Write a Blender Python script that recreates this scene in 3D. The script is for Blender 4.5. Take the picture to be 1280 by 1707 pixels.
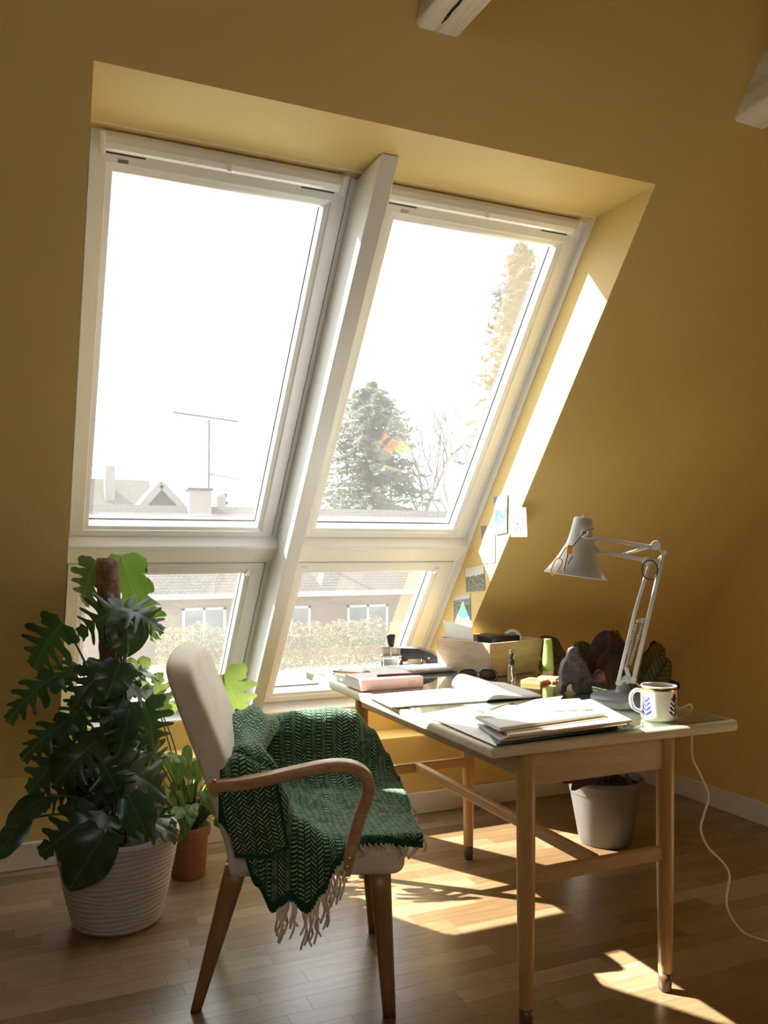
import bpy, bmesh, math, random
from mathutils import Vector, Matrix, noise as mnoise
from mathutils.geometry import tessellate_polygon

for _o in list(bpy.data.objects):
    bpy.data.objects.remove(_o, do_unlink=True)
SC = bpy.context.scene
COL = SC.collection
random.seed(7)

# ------------------------------------------------------------------ camera
FPX, PX0, HOR, EYE = 1424.0, 640.0, 915.0, 1.2       # focal length in pixels, principal x, horizon row, eye height
YAW = math.atan((PX0 - 8.0) / FPX)                   # camera turned to the right of the window wall's normal
cam = bpy.data.cameras.new('camera')
cam.sensor_fit = 'HORIZONTAL'
cam.sensor_width = 36.0
cam.lens = FPX / 1280.0 * 36.0
cam.shift_y = (HOR - 853.5) / 1280.0
cam.clip_start = 0.05
cam.clip_end = 600
CAM = bpy.data.objects.new('camera', cam)
CAM.location = (0, 0, EYE)
CAM.rotation_euler = (math.pi / 2, 0, -YAW)
COL.objects.link(CAM)
SC.camera = CAM

# ------------------------------------------------------------------ light
SC.view_settings.view_transform = 'Standard'
SC.view_settings.look = 'None'
SC.view_settings.gamma = 1.0
SC.view_settings.use_curve_mapping = False
SC.view_settings.exposure = 1.03
SKY_STRENGTH, SUN_STRENGTH = 2.15, 18.0

world = bpy.data.worlds.new('hazy_bright_sky')
SC.world = world
world.use_nodes = True
_bg = world.node_tree.nodes['Background']
_bg.inputs['Color'].default_value = (0.93, 0.965, 1.0, 1)
_bg.inputs['Strength'].default_value = SKY_STRENGTH

SUN_DIR = Vector((1.084, -1.0, -1.235)).normalized()  # direction the sunlight travels
sun = bpy.data.lights.new('sun', 'SUN')
sun.energy = SUN_STRENGTH
sun.angle = math.radians(0.6)
sun.color = (1.0, 0.95, 0.86)
SUN = bpy.data.objects.new('sun', sun)
SUN.rotation_euler = SUN_DIR.to_track_quat('-Z', 'Y').to_euler()
SUN.location = (-6, 9, 10)
COL.objects.link(SUN)
SC.cycles.diffuse_bounces = 6
SC.cycles.max_bounces = 14
SC.cycles.transparent_max_bounces = 16
SC.cycles.caustics_reflective = False
SC.cycles.caustics_refractive = False

# ------------------------------------------------------------------ measuring helpers
_F = Vector((math.sin(YAW), math.cos(YAW), 0))
_R = Vector((math.cos(YAW), -math.sin(YAW), 0))
_C = Vector((0, 0, EYE))
def ray(x, y): return _F + _R * ((x - PX0) / FPX) + Vector((0, 0, (HOR - y) / FPX))
def on_z(x, y, z):
    d = ray(x, y); return _C + d * ((z - EYE) / d.z)
def on_y(x, y, Y):
    d = ray(x, y); return _C + d * (Y / d.y)
def on_x(x, y, X):
    d = ray(x, y); return _C + d * (X / d.x)
def on_depth(x, y, dep): return _C + ray(x, y) * dep

# ------------------------------------------------------------------ mesh helpers
class MB:
    def __init__(self): self.v = []; self.f = []; self.uv = None
    def add(self, vs, fs):
        n = len(self.v)
        self.v += [tuple(p) for p in vs]
        self.f += [tuple(i + n for i in f) for f in fs]
        return self
    def box(self, x0, x1, y0, y1, z0, z1):
        vs = [(x0,y0,z0),(x1,y0,z0),(x1,y1,z0),(x0,y1,z0),(x0,y0,z1),(x1,y0,z1),(x1,y1,z1),(x0,y1,z1)]
        return self.add(vs, [(3,2,1,0),(4,5,6,7),(0,1,5,4),(1,2,6,5),(2,3,7,6),(3,0,4,7)])
    def hexa(self, b, t):
        return self.add(list(b) + list(t), [(3,2,1,0),(4,5,6,7),(0,1,5,4),(1,2,6,5),(2,3,7,6),(3,0,4,7)])
    def bar(self, a, b, w, h, up=(0,0,1)):
        a, b = Vector(a), Vector(b); d = (b - a).normalized(); u = Vector(up)
        s = d.cross(u)
        if s.length < 1e-5: s = d.cross(Vector((1,0,0)))
        s.normalize(); u = s.cross(d).normalized()
        s *= w / 2; u *= h / 2
        return self.hexa([a-s-u, a+s-u, a+s+u, a-s+u], [b-s-u, b+s-u, b+s+u, b-s+u])
    def prism(self, poly, lo, hi, fn):
        """poly = list of 2-D points, fn(p2, w) -> 3-D point"""
        n = len(poly)
        vs = [fn(p, lo) for p in poly] + [fn(p, hi) for p in poly]
        tris = tessellate_polygon([[Vector((p[0], p[1], 0)) for p in poly]])
        fs = [tuple(reversed(t)) for t in tris] + [tuple(i + n for i in t) for t in tris]
        fs += [(i, (i+1) % n, n + (i+1) % n, n + i) for i in range(n)]
        return self.add(vs, fs)
    def tube(self, pts, r, seg=8, caps=True):
        pts = [Vector(p) for p in pts]; m = len(pts)
        rs = r if isinstance(r, (list, tuple)) else [r] * m
        vs = []; prev = None
        for i, p in enumerate(pts):
            t = (pts[min(i+1, m-1)] - pts[max(i-1, 0)])
            t = t.normalized() if t.length > 1e-9 else Vector((0,0,1))
            if prev is None:
                a = t.cross(Vector((0,0,1)))
                if a.length < 1e-3: a = t.cross(Vector((1,0,0)))
            else:
                a = prev - t * prev.dot(t)
            a.normalize(); prev = a; b = t.cross(a)
            for k in range(seg):
                q = 2 * math.pi * k / seg
                vs.append(p + (a * math.cos(q) + b * math.sin(q)) * rs[i])
        fs = [(i*seg+k, i*seg+(k+1) % seg, (i+1)*seg+(k+1) % seg, (i+1)*seg+k) for i in range(m-1) for k in range(seg)]
        if caps:
            fs.append(tuple(reversed(range(seg)))); fs.append(tuple((m-1)*seg+k for k in range(seg)))
        return self.add(vs, fs)
    def lathe(self, prof, seg=32, c=(0,0,0), close=False):
        vs = []; m = len(prof)
        for r, z in prof:
            for k in range(seg):
                q = 2 * math.pi * k / seg
                vs.append((c[0] + r * math.cos(q), c[1] + r * math.sin(q), c[2] + z))
        fs = [(i*seg+k, i*seg+(k+1) % seg, (i+1)*seg+(k+1) % seg, (i+1)*seg+k) for i in range(m-1) for k in range(seg)]
        if prof[0][0] > 1e-6: fs.append(tuple(reversed(range(seg))))
        if prof[-1][0] > 1e-6 and not close: fs.append(tuple((m-1)*seg+k for k in range(seg)))
        return self.add(vs, fs)
    def grid(self, nu, nv, fn, uvfn=None):
        n0 = len(self.v)
        vs = [fn(i / (nu-1), j / (nv-1)) for j in range(nv) for i in range(nu)]
        fs = [(j*nu+i, j*nu+i+1, (j+1)*nu+i+1, (j+1)*nu+i) for j in range(nv-1) for i in range(nu-1)]
        self.add(vs, fs)
        if uvfn:
            if self.uv is None: self.uv = {}
            for j in range(nv):
                for i in range(nu): self.uv[n0 + j*nu+i] = uvfn(i / (nu-1), j / (nv-1))
        return self
    def map(self, fn):
        self.v = [tuple(fn(Vector(p))) for p in self.v]; return self
    def build(self, name, mat=None, parent=None, smooth=False, bevel=0, bseg=2, solid=0, sub=0, auto=None):
        me = bpy.data.meshes.new(name)
        me.from_pydata(self.v, [], self.f)
        me.validate()
        if self.uv:
            lay = me.uv_layers.new(name='UVMap')
            for lp in me.loops: lay.data[lp.index].uv = self.uv.get(lp.vertex_index, (0, 0))
        bm = bmesh.new(); bm.from_mesh(me)
        if not solid: bmesh.ops.recalc_face_normals(bm, faces=bm.faces)
        bm.to_mesh(me); bm.free()
        if smooth:
            for p in me.polygons: p.use_smooth = True
        if mat: me.materials.append(mat)
        return link(name, me, parent, bevel, bseg, solid, sub)

def link(name, me, parent=None, bevel=0, bseg=2, solid=0, sub=0):
    o = bpy.data.objects.new(name, me)
    COL.objects.link(o)
    if parent is not None:
        o.parent = parent
        o.matrix_parent_inverse = parent_world(parent).inverted()
    if solid:
        m = o.modifiers.new('thickness', 'SOLIDIFY'); m.thickness = solid; m.offset = 0
    if bevel:
        m = o.modifiers.new('bevel', 'BEVEL'); m.width = bevel; m.segments = bseg; m.limit_method = 'ANGLE'; m.angle_limit = math.radians(40)
        m.harden_normals = False
    if sub:
        m = o.modifiers.new('subdivision', 'SUBSURF'); m.levels = sub; m.render_levels = sub
    return o

def parent_world(o):
    m = Matrix.LocRotScale(o.location, o.rotation_euler, o.scale)
    if o.parent is not None: m = parent_world(o.parent) @ o.matrix_parent_inverse @ m
    return m

def thing(name, loc, label, cat, group=None):
    e = bpy.data.objects.new(name, None)
    e.empty_display_size = 0.05
    e.location = loc
    COL.objects.link(e)
    return tag(e, label, cat, group)
def tag(o, label=None, cat=None, group=None, kind=None):
    if label: o['label'] = label
    if cat: o['category'] = cat
    if group: o['group'] = group
    if kind: o['kind'] = kind
    return o

def smooth_path(pts, n=6, closed=False):
    """Catmull-Rom through the points"""
    P = [Vector(p) for p in pts]; out = []
    m = len(P)
    for i in range(m if closed else m - 1):
        p0 = P[(i-1) % m] if closed else P[max(i-1, 0)]
        p1 = P[i]; p2 = P[(i+1) % m] if closed else P[i+1]
        p3 = P[(i+2) % m] if closed else P[min(i+2, m-1)]
        for k in range(n):
            t = k / n
            out.append(0.5 * ((2*p1) + (p2-p0)*t + (2*p0-5*p1+4*p2-p3)*t*t + (3*p1-p0-3*p2+p3)*t**3))
    if not closed: out.append(P[-1])
    return out
def lerp(a, b, t): return a + (b - a) * t
def interp(xs, ys, x):
    if x <= xs[0]: return ys[0]
    for i in range(len(xs) - 1):
        if x <= xs[i+1]:
            t = (x - xs[i]) / (xs[i+1] - xs[i]); t = t*t*(3-2*t)
            return ys[i] + (ys[i+1] - ys[i]) * t
    return ys[-1]

# ------------------------------------------------------------------ materials
class NT:
    def __init__(self, name):
        self.m = bpy.data.materials.new(name); self.m.use_nodes = True
        self.t = self.m.node_tree; self.n = self.t.nodes; self.l = self.t.links
        self.b = self.n['Principled BSDF']; self.out = self.n['Material Output']
    def node(self, typ, **kw):
        nd = self.n.new(typ)
        for k, v in kw.items(): setattr(nd, k, v)
        return nd
    def link(self, a, b): self.l.new(a, b)
    def math(self, op, a, b=None, c=None):
        nd = self.node('ShaderNodeMath', operation=op)
        for i, x in enumerate((a, b, c)):
            if x is None: continue
            if isinstance(x, (int, float)): nd.inputs[i].default_value = x
            else: self.link(x, nd.inputs[i])
        return nd.outputs[0]
    def ramp(self, fac, stops, interp_='LINEAR'):
        nd = self.node('ShaderNodeValToRGB'); cr = nd.color_ramp; cr.interpolation = interp_
        while len(cr.elements) < len(stops): cr.elements.new(0.5)
        for e, (p, c) in zip(cr.elements, stops):
            e.position = p; e.color = (*c, 1)
        self.link(fac, nd.inputs[0]); return nd.outputs[0]
    def mix(self, fac, a, b, mode='MIX'):
        nd = self.node('ShaderNodeMix', data_type='RGBA', blend_type=mode)
        for s, x in ((0, fac), (6, a), (7, b)):
            if isinstance(x, (int, float)): nd.inputs[s].default_value = x
            elif isinstance(x, tuple): nd.inputs[s].default_value = (*x, 1)
            else: self.link(x, nd.inputs[s])
        return nd.outputs[2]
    def coord(self, kind='Object'):
        return self.node('ShaderNodeTexCoord').outputs[kind]
    def mapping(self, vec, scale=(1,1,1), rot=(0,0,0)):
        nd = self.node('ShaderNodeMapping'); nd.inputs['Scale'].default_value = scale; nd.inputs['Rotation'].default_value = rot
        self.link(vec, nd.inputs[0]); return nd.outputs[0]
    def noise(self, vec, scale=5, detail=3, rough=0.55, out='Fac'):
        nd = self.node('ShaderNodeTexNoise'); nd.inputs['Scale'].default_value = scale
        nd.inputs['Detail'].default_value = detail; nd.inputs['Roughness'].default_value = rough
        if vec is not None: self.link(vec, nd.inputs['Vector'])
        return nd.outputs[out]
    def bump(self, h, strength=0.2, dist=0.01):
        nd = self.node('ShaderNodeBump'); nd.inputs['Strength'].default_value = strength; nd.inputs['Distance'].default_value = dist
        self.link(h, nd.inputs['Height']); self.link(nd.outputs[0], self.b.inputs['Normal'])
    def set(self, **kw):
        for k, v in kw.items():
            s = self.b.inputs[k]
            if hasattr(v, 'is_linked') or hasattr(v, 'links'): self.link(v, s)
            elif isinstance(v, tuple): s.default_value = (*v, 1) if len(v) == 3 else v
            else: s.default_value = v
        return self

def basic(name, col, rough=0.5, metal=0.0, var=0.06, scale=20, bump=0.0, bscale=80, spec=0.5):
    t = NT(name)
    c = t.coord('Object')
    nz = t.noise(c, scale, 3)
    lo = tuple(max(0, x * (1 - var)) for x in col); hi = tuple(min(1, x * (1 + var)) for x in col)
    t.set(**{'Base Color': t.ramp(nz, [(0.3, lo), (0.7, hi)]), 'Roughness': rough, 'Metallic': metal, 'Specular IOR Level': spec})
    if bump: t.bump(t.noise(c, bscale, 4), bump, 0.005)
    return t.m

def wood(name, dark, light, rough=0.4, scale=(30, 30, 2.2), coord='Object', bump=0.05):
    t = NT(name)
    c = t.mapping(t.coord(coord), scale)
    n1 = t.noise(c, 1.6, 5, 0.6)
    n2 = t.noise(t.mapping(t.coord(coord), tuple(s * 4 for s in scale)), 2.0, 3)
    f = t.math('ADD', t.math('MULTIPLY', n1, 0.75), t.math('MULTIPLY', n2, 0.25))
    t.set(**{'Base Color': t.ramp(f, [(0.33, dark), (0.66, light)]), 'Roughness': rough})
    t.bump(f, bump, 0.003)
    return t.m

def leaf_mat(name, dark, light, trans=(0.35, 0.5, 0.05), tw=0.35, rough=0.35, spec=0.5, veins=True):
    t = NT(name)
    uv = t.node('ShaderNodeUVMap').outputs[0]
    sep = t.node('ShaderNodeSeparateXYZ'); t.link(uv, sep.inputs[0])
    n = t.noise(t.coord('Object'), 9, 3)
    col = t.ramp(n, [(0.3, dark), (0.7, light)])
    rib = t.math('LESS_THAN', t.math('ABSOLUTE', t.math('SUBTRACT', sep.outputs[0], 0.5)), 0.018)
    if veins:
        col = t.mix(t.math('MULTIPLY', rib, 0.55), col, tuple(min(1, x * 2.2 + 0.03) for x in light))
    t.set(**{'Base Color': col, 'Roughness': rough, 'Specular IOR Level': spec})
    tr = t.node('ShaderNodeBsdfTranslucent'); tr.inputs[0].default_value = (*trans, 1)
    ms = t.node('ShaderNodeMixShader'); ms.inputs[0].default_value = tw
    t.link(t.b.outputs[0], ms.inputs[1]); t.link(tr.outputs[0], ms.inputs[2])
    t.link(ms.outputs[0], t.out.inputs[0])
    return t.m

def glass_mat(name, tint=(0.97, 0.985, 0.98), haze=0.0, ior=1.5, rough=0.0, boost=1.0):
    t = NT(name); t.n.remove(t.b)
    tr = t.node('ShaderNodeBsdfTransparent'); tr.inputs[0].default_value = (*tint, 1)
    gl = t.node('ShaderNodeBsdfGlossy'); gl.inputs['Roughness'].default_value = rough
    fr = t.node('ShaderNodeFresnel'); fr.inputs[0].default_value = ior
    geo = t.node('ShaderNodeNewGeometry')
    # same reflectance from either side of the sheet
    fr2 = t.node('ShaderNodeLayerWeight'); fr2.inputs[0].default_value = 0.5
    cosv = t.math('SUBTRACT', 1.0, t.math('ABSOLUTE', t.math('SUBTRACT', 1.0, fr2.outputs['Facing'])))
    f = t.math('MULTIPLY', t.math('ADD', 0.04, t.math('MULTIPLY', 0.96, t.math('POWER', cosv, 5.0))), boost)
    f = t.math('MINIMUM', f, 1.0)
    ms = t.node('ShaderNodeMixShader')
    t.link(f, ms.inputs[0]); t.link(tr.outputs[0], ms.inputs[1]); t.link(gl.outputs[0], ms.inputs[2])
    last = ms.outputs[0]
    if haze:  # translucent veil put into the pane to wash out the view like haze
        tl = t.node('ShaderNodeBsdfTranslucent'); tl.inputs[0].default_value = (1, 0.99, 0.97, 1)
        n = t.noise(t.coord('Object'), 3.0, 4)
        d = t.math('MULTIPLY', t.math('ADD', 0.6, t.math('MULTIPLY', n, 0.8)), haze)
        m2 = t.node('ShaderNodeMixShader')
        t.link(d, m2.inputs[0]); t.link(last, m2.inputs[1]); t.link(tl.outputs[0], m2.inputs[2]); last = m2.outputs[0]
    t.link(last, t.out.inputs[0])
    return t.m

M = {}
def _paint():
    t = NT('ochre_wall_paint')
    c = t.coord('Object')
    n = t.noise(c, 1.6, 4)
    t.set(**{'Base Color': t.ramp(n, [(0.3, (0.67, 0.495, 0.195)), (0.7, (0.70, 0.52, 0.205))]), 'Roughness': 0.55, 'Specular IOR Level': 0.35})
    t.bump(t.noise(c, 160, 3), 0.06, 0.002)
    return t.m
M['paint'] = _paint()
def _floor():
    t = NT('oak_strip_floor')
    rnd = t.node('ShaderNodeObjectInfo').outputs['Random']
    pos = t.node('ShaderNodeNewGeometry').outputs['Position']
    off = t.node('ShaderNodeCombineXYZ'); t.link(t.math('MULTIPLY', rnd, 37.0), off.inputs[0]); t.link(t.math('MULTIPLY', rnd, 91.0), off.inputs[1])
    add = t.node('ShaderNodeVectorMath', operation='ADD'); t.link(pos, add.inputs[0]); t.link(off.outputs[0], add.inputs[1])
    g = t.noise(t.mapping(add.outputs[0], (3.0, 42, 42)), 1.5, 5, 0.6)
    g2 = t.noise(t.mapping(add.outputs[0], (9, 190, 190)), 1.2, 3, 0.6)
    base = t.ramp(rnd, [(0.0, (0.19, 0.120, 0.057)), (0.35, (0.255, 0.170, 0.088)), (0.7, (0.305, 0.212, 0.12)), (1.0, (0.375, 0.278, 0.17))])
    col = t.mix(0.75, base, t.ramp(g, [(0.3, (0.62, 0.56, 0.48)), (0.7, (1, 1, 1))]), 'MULTIPLY')
    col = t.mix(0.25, col, t.ramp(g2, [(0.35, (0.6, 0.55, 0.5)), (0.6, (1, 1, 1))]), 'MULTIPLY')
    t.set(**{'Base Color': col, 'Roughness': t.ramp(g, [(0.3, (0.36,)*3), (0.7, (0.26,)*3)]), 'Specular IOR Level': 0.5, 'Coat Weight': 0.8, 'Coat Roughness': 0.3})
    t.bump(g, 0.06, 0.002)
    return t.m
M['floor'] = _floor()
M['white'] = basic('white_window_lacquer', (0.83, 0.84, 0.85), 0.30, var=0.012)
M['white_matt'] = basic('white_skirting_paint', (0.74, 0.72, 0.68), 0.45, var=0.02)
M['gasket'] = basic('dark_rubber_gasket', (0.05, 0.05, 0.05), 0.6)
M['metal'] = basic('brushed_aluminium', (0.62, 0.63, 0.64), 0.32, 1.0, var=0.04)
M['chrome'] = basic('bright_chrome', (0.78, 0.77, 0.74), 0.14, 1.0, var=0.03)
M['pane'] = glass_mat('window_glass', haze=0.028, boost=3.0)
def _beam():
    t = NT('limewashed_timber')
    c = t.mapping(t.coord('Object'), (26, 1.5, 26))
    n = t.noise(c, 1.6, 6, 0.65)
    t.set(**{'Base Color': t.ramp(n, [(0.30, (0.62, 0.57, 0.49)), (0.5, (0.80, 0.77, 0.70)), (0.75, (0.85, 0.83, 0.78))]), 'Roughness': 0.75})
    t.bump(n, 0.5, 0.01)
    return t.m
M['beam'] = _beam()
M['crack'] = basic('dark_timber_crack', (0.03, 0.022, 0.015), 0.9)

# ------------------------------------------------------------------ room measures
XL, XR = -2.6, 3.018                 # gable walls
YW, ZK = 3.48, 0.345                 # knee wall face and its height
ANG = math.radians(52.1)
TA = math.tan(ANG)
NO = Vector((0, math.sin(ANG), math.cos(ANG)))     # outward normal of the window slope
DS = Vector((0, math.cos(ANG), -math.sin(ANG)))    # down the slope
WX0, WX1 = 0.179, 1.754              # window opening
ZT = 2.275                           # top of the opening
YR = 0.55                            # ridge
ZR = ZK + (YW - YR) * TA
TH = 0.345
def slope_y(z): return YW - (z - ZK) / TA
def yz(p, x): return (x, p[0], p[1])
FP = Vector((0, slope_y(ZT) + 0.275, ZT))          # window frame plane, top edge
def wp(x, s, n): return Vector((x, 0, 0)) + FP + DS * s - NO * n

# ================================================================== SETTING
# ---- window slope (with the opening), opposite slope, knee walls, gables
def slab(mb, x0, x1, zb, zt, flat_bottom=False):
    a = (slope_y(zb), zb); b = (slope_y(zt), zt)
    o = (NO.y * TH, NO.z * TH)
    c = (b[0] + o[0], b[1] + o[1])
    d = (a[0] + TH / math.sin(ANG), a[1]) if flat_bottom else (a[0] + o[0], a[1] + o[1])
    mb.prism([a, b, c, d], x0, x1, yz)
mb = MB()
slab(mb, XL, WX0, ZK, ZR)
slab(mb, WX1, XR, ZK, ZR)
slab(mb, WX0, WX1, ZT, ZR, True)
tag(mb.build('ceiling', M['paint']), kind='structure')
mb = MB()
YB = 2 * YR - YW
def back_slab(x0, x1, z0, z1):
    y0, y1 = YB + (z0 - ZK) / TA, YB + (z1 - ZK) / TA
    mb.prism([(y0, z0), (y1, z1), (y1 - NO.y * 0.3, z1 + NO.z * 0.3), (y0 - NO.y * 0.3, z0 + NO.z * 0.3)], x0, x1, yz)
BWX = (-0.8, 0.15); BWZ = (1.55, 2.45)         # unseen opening behind the camera, added to let in neutral fill light
back_slab(XL, BWX[0], ZK, ZR); back_slab(BWX[1], XR, ZK, ZR); back_slab(BWX[0], BWX[1], ZK, BWZ[0]); back_slab(BWX[0], BWX[1], BWZ[1], ZR)
tag(mb.build('ceiling', M['paint']), kind='structure')
mb = MB()
mb.prism([(YW, -0.05), (YW, ZK), (YW + 0.001, ZK + 0.007), (3.655, ZK + 0.007), (3.655, 0.475), (3.93, 0.475), (3.93, -0.05)], XL, XR, yz)
tag(mb.build('wall_back', M['paint']), kind='structure')
mb = MB(); mb.box(XL, XR, YB - 0.2, YB, -0.05, ZK)
tag(mb.build('wall_front', M['paint']), kind='structure')
gable = [(YB - 0.3, -0.05), (YW + 0.5, -0.05), (YW + 0.5, ZK + 0.4), (YR, ZR + 0.5), (YB - 0.3, ZK + 0.4)]
tag(MB().prism(gable, XR, XR + 0.2, yz).build('wall_right', M['paint']), kind='structure')
tag(MB().prism(gable, XL - 0.2, XL, yz).build('wall_left', M['paint']), kind='structure')

# ---- skirting boards
def skirting(name, x0, x1, y0, y1):
    tag(MB().box(x0, x1, y0, y1, 0.0, 0.098).build(name, M['white_matt'], bevel=0.004), kind='structure')
skirting('baseboard_back', XL, XR - 0.016, YW - 0.016, YW)
skirting('baseboard_right', XR - 0.016, XR, YB, YW)

# ---- strip floor: single planks where the photograph shows them, the rest joined
floor = MB().box(XL, XR, YB, YW, -0.06, -0.0125).build('floor', M['floor'])
tag(floor, kind='structure')
pm = MB().box(-0.5, 0.5, -0.5, 0.5, -1, 0)
me = bpy.data.meshes.new('plank'); me.from_pydata(pm.v, [], pm.f); me.materials.append(M['floor'])
rest = MB()
rng = random.Random(11)
PW = 0.0685
yy = YW; n_plank = 0
while yy > YB:
    y0 = max(yy - PW, YB)
    x = XL - rng.random() * 0.4
    while x < XR:
        ln = rng.choice((0.30, 0.36, 0.42, 0.48, 0.56))
        xa, xb = max(x, XL), min(x + ln, XR)
        if xb - xa > 0.02:
            cx, cy = (xa + xb) / 2, (yy + y0) / 2
            dep = cx * _F.y * 0 + cx * _F.x + cy * _F.y
            inview = False
            if dep > 0.5:
                for qx in (xa, cx, xb):
                    d2 = qx * _F.x + cy * _F.y
                    px_ = PX0 + FPX * (qx * _R.x + cy * _R.y) / max(d2, 0.3)
                    py_ = HOR + FPX * EYE / max(d2, 0.3)
                    if -60 < px_ < 1340 and py_ < 1740: inview = True
            if inview and n_plank < 298:
                o = bpy.data.objects.new('plank', me); COL.objects.link(o)
                o.parent = floor
                o.location = (cx, cy, 0)
                o.scale = (xb - xa - 0.0007, yy - y0 - 0.0007, 0.012)
                n_plank += 1
            else:
                rest.box(xa + 0.0004, xb - 0.0004, y0 + 0.0004, yy - 0.0004, -0.012, 0.0)
        x += ln
    yy -= PW
tag(rest.build('plank_field', M['floor'], floor), kind='stuff')

# ---- windows
def ring(mb, xo0, xo1, so0, so1, xi0, xi1, si0, si1, n0, n1, n1i=None):
    """frame ring in the window plane, n0 = outer side depth, n1 = room side; n1i = depth at the inner edge"""
    n1i = n1 if n1i is None else n1i
    O = [(xo0, so0), (xo1, so0), (xo1, so1), (xo0, so1)]
    I = [(xi0, si0), (xi1, si0), (xi1, si1), (xi0, si1)]
    vs = [wp(x, s, n0) for x, s in O] + [wp(x, s, n1) for x, s in O] + [wp(x, s, n0) for x, s in I] + [wp(x, s, n1i) for x, s in I]
    fs = []
    for k in range(4):
        j = (k + 1) % 4
        fs += [(k, j, 4+j, 4+k), (4+k, 4+j, 12+j, 12+k), (12+k, 12+j, 8+j, 8+k), (8+k, 8+j, j, k)]
    mb.add(vs, fs)
def wbox(mb, x0, x1, s0, s1, n0, n1):
    mb.hexa([wp(x0, s0, n0), wp(x1, s0, n0), wp(x1, s1, n0), wp(x0, s1, n0)], [wp(x0, s0, n1), wp(x1, s0, n1), wp(x1, s1, n1), wp(x0, s1, n1)])

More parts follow.
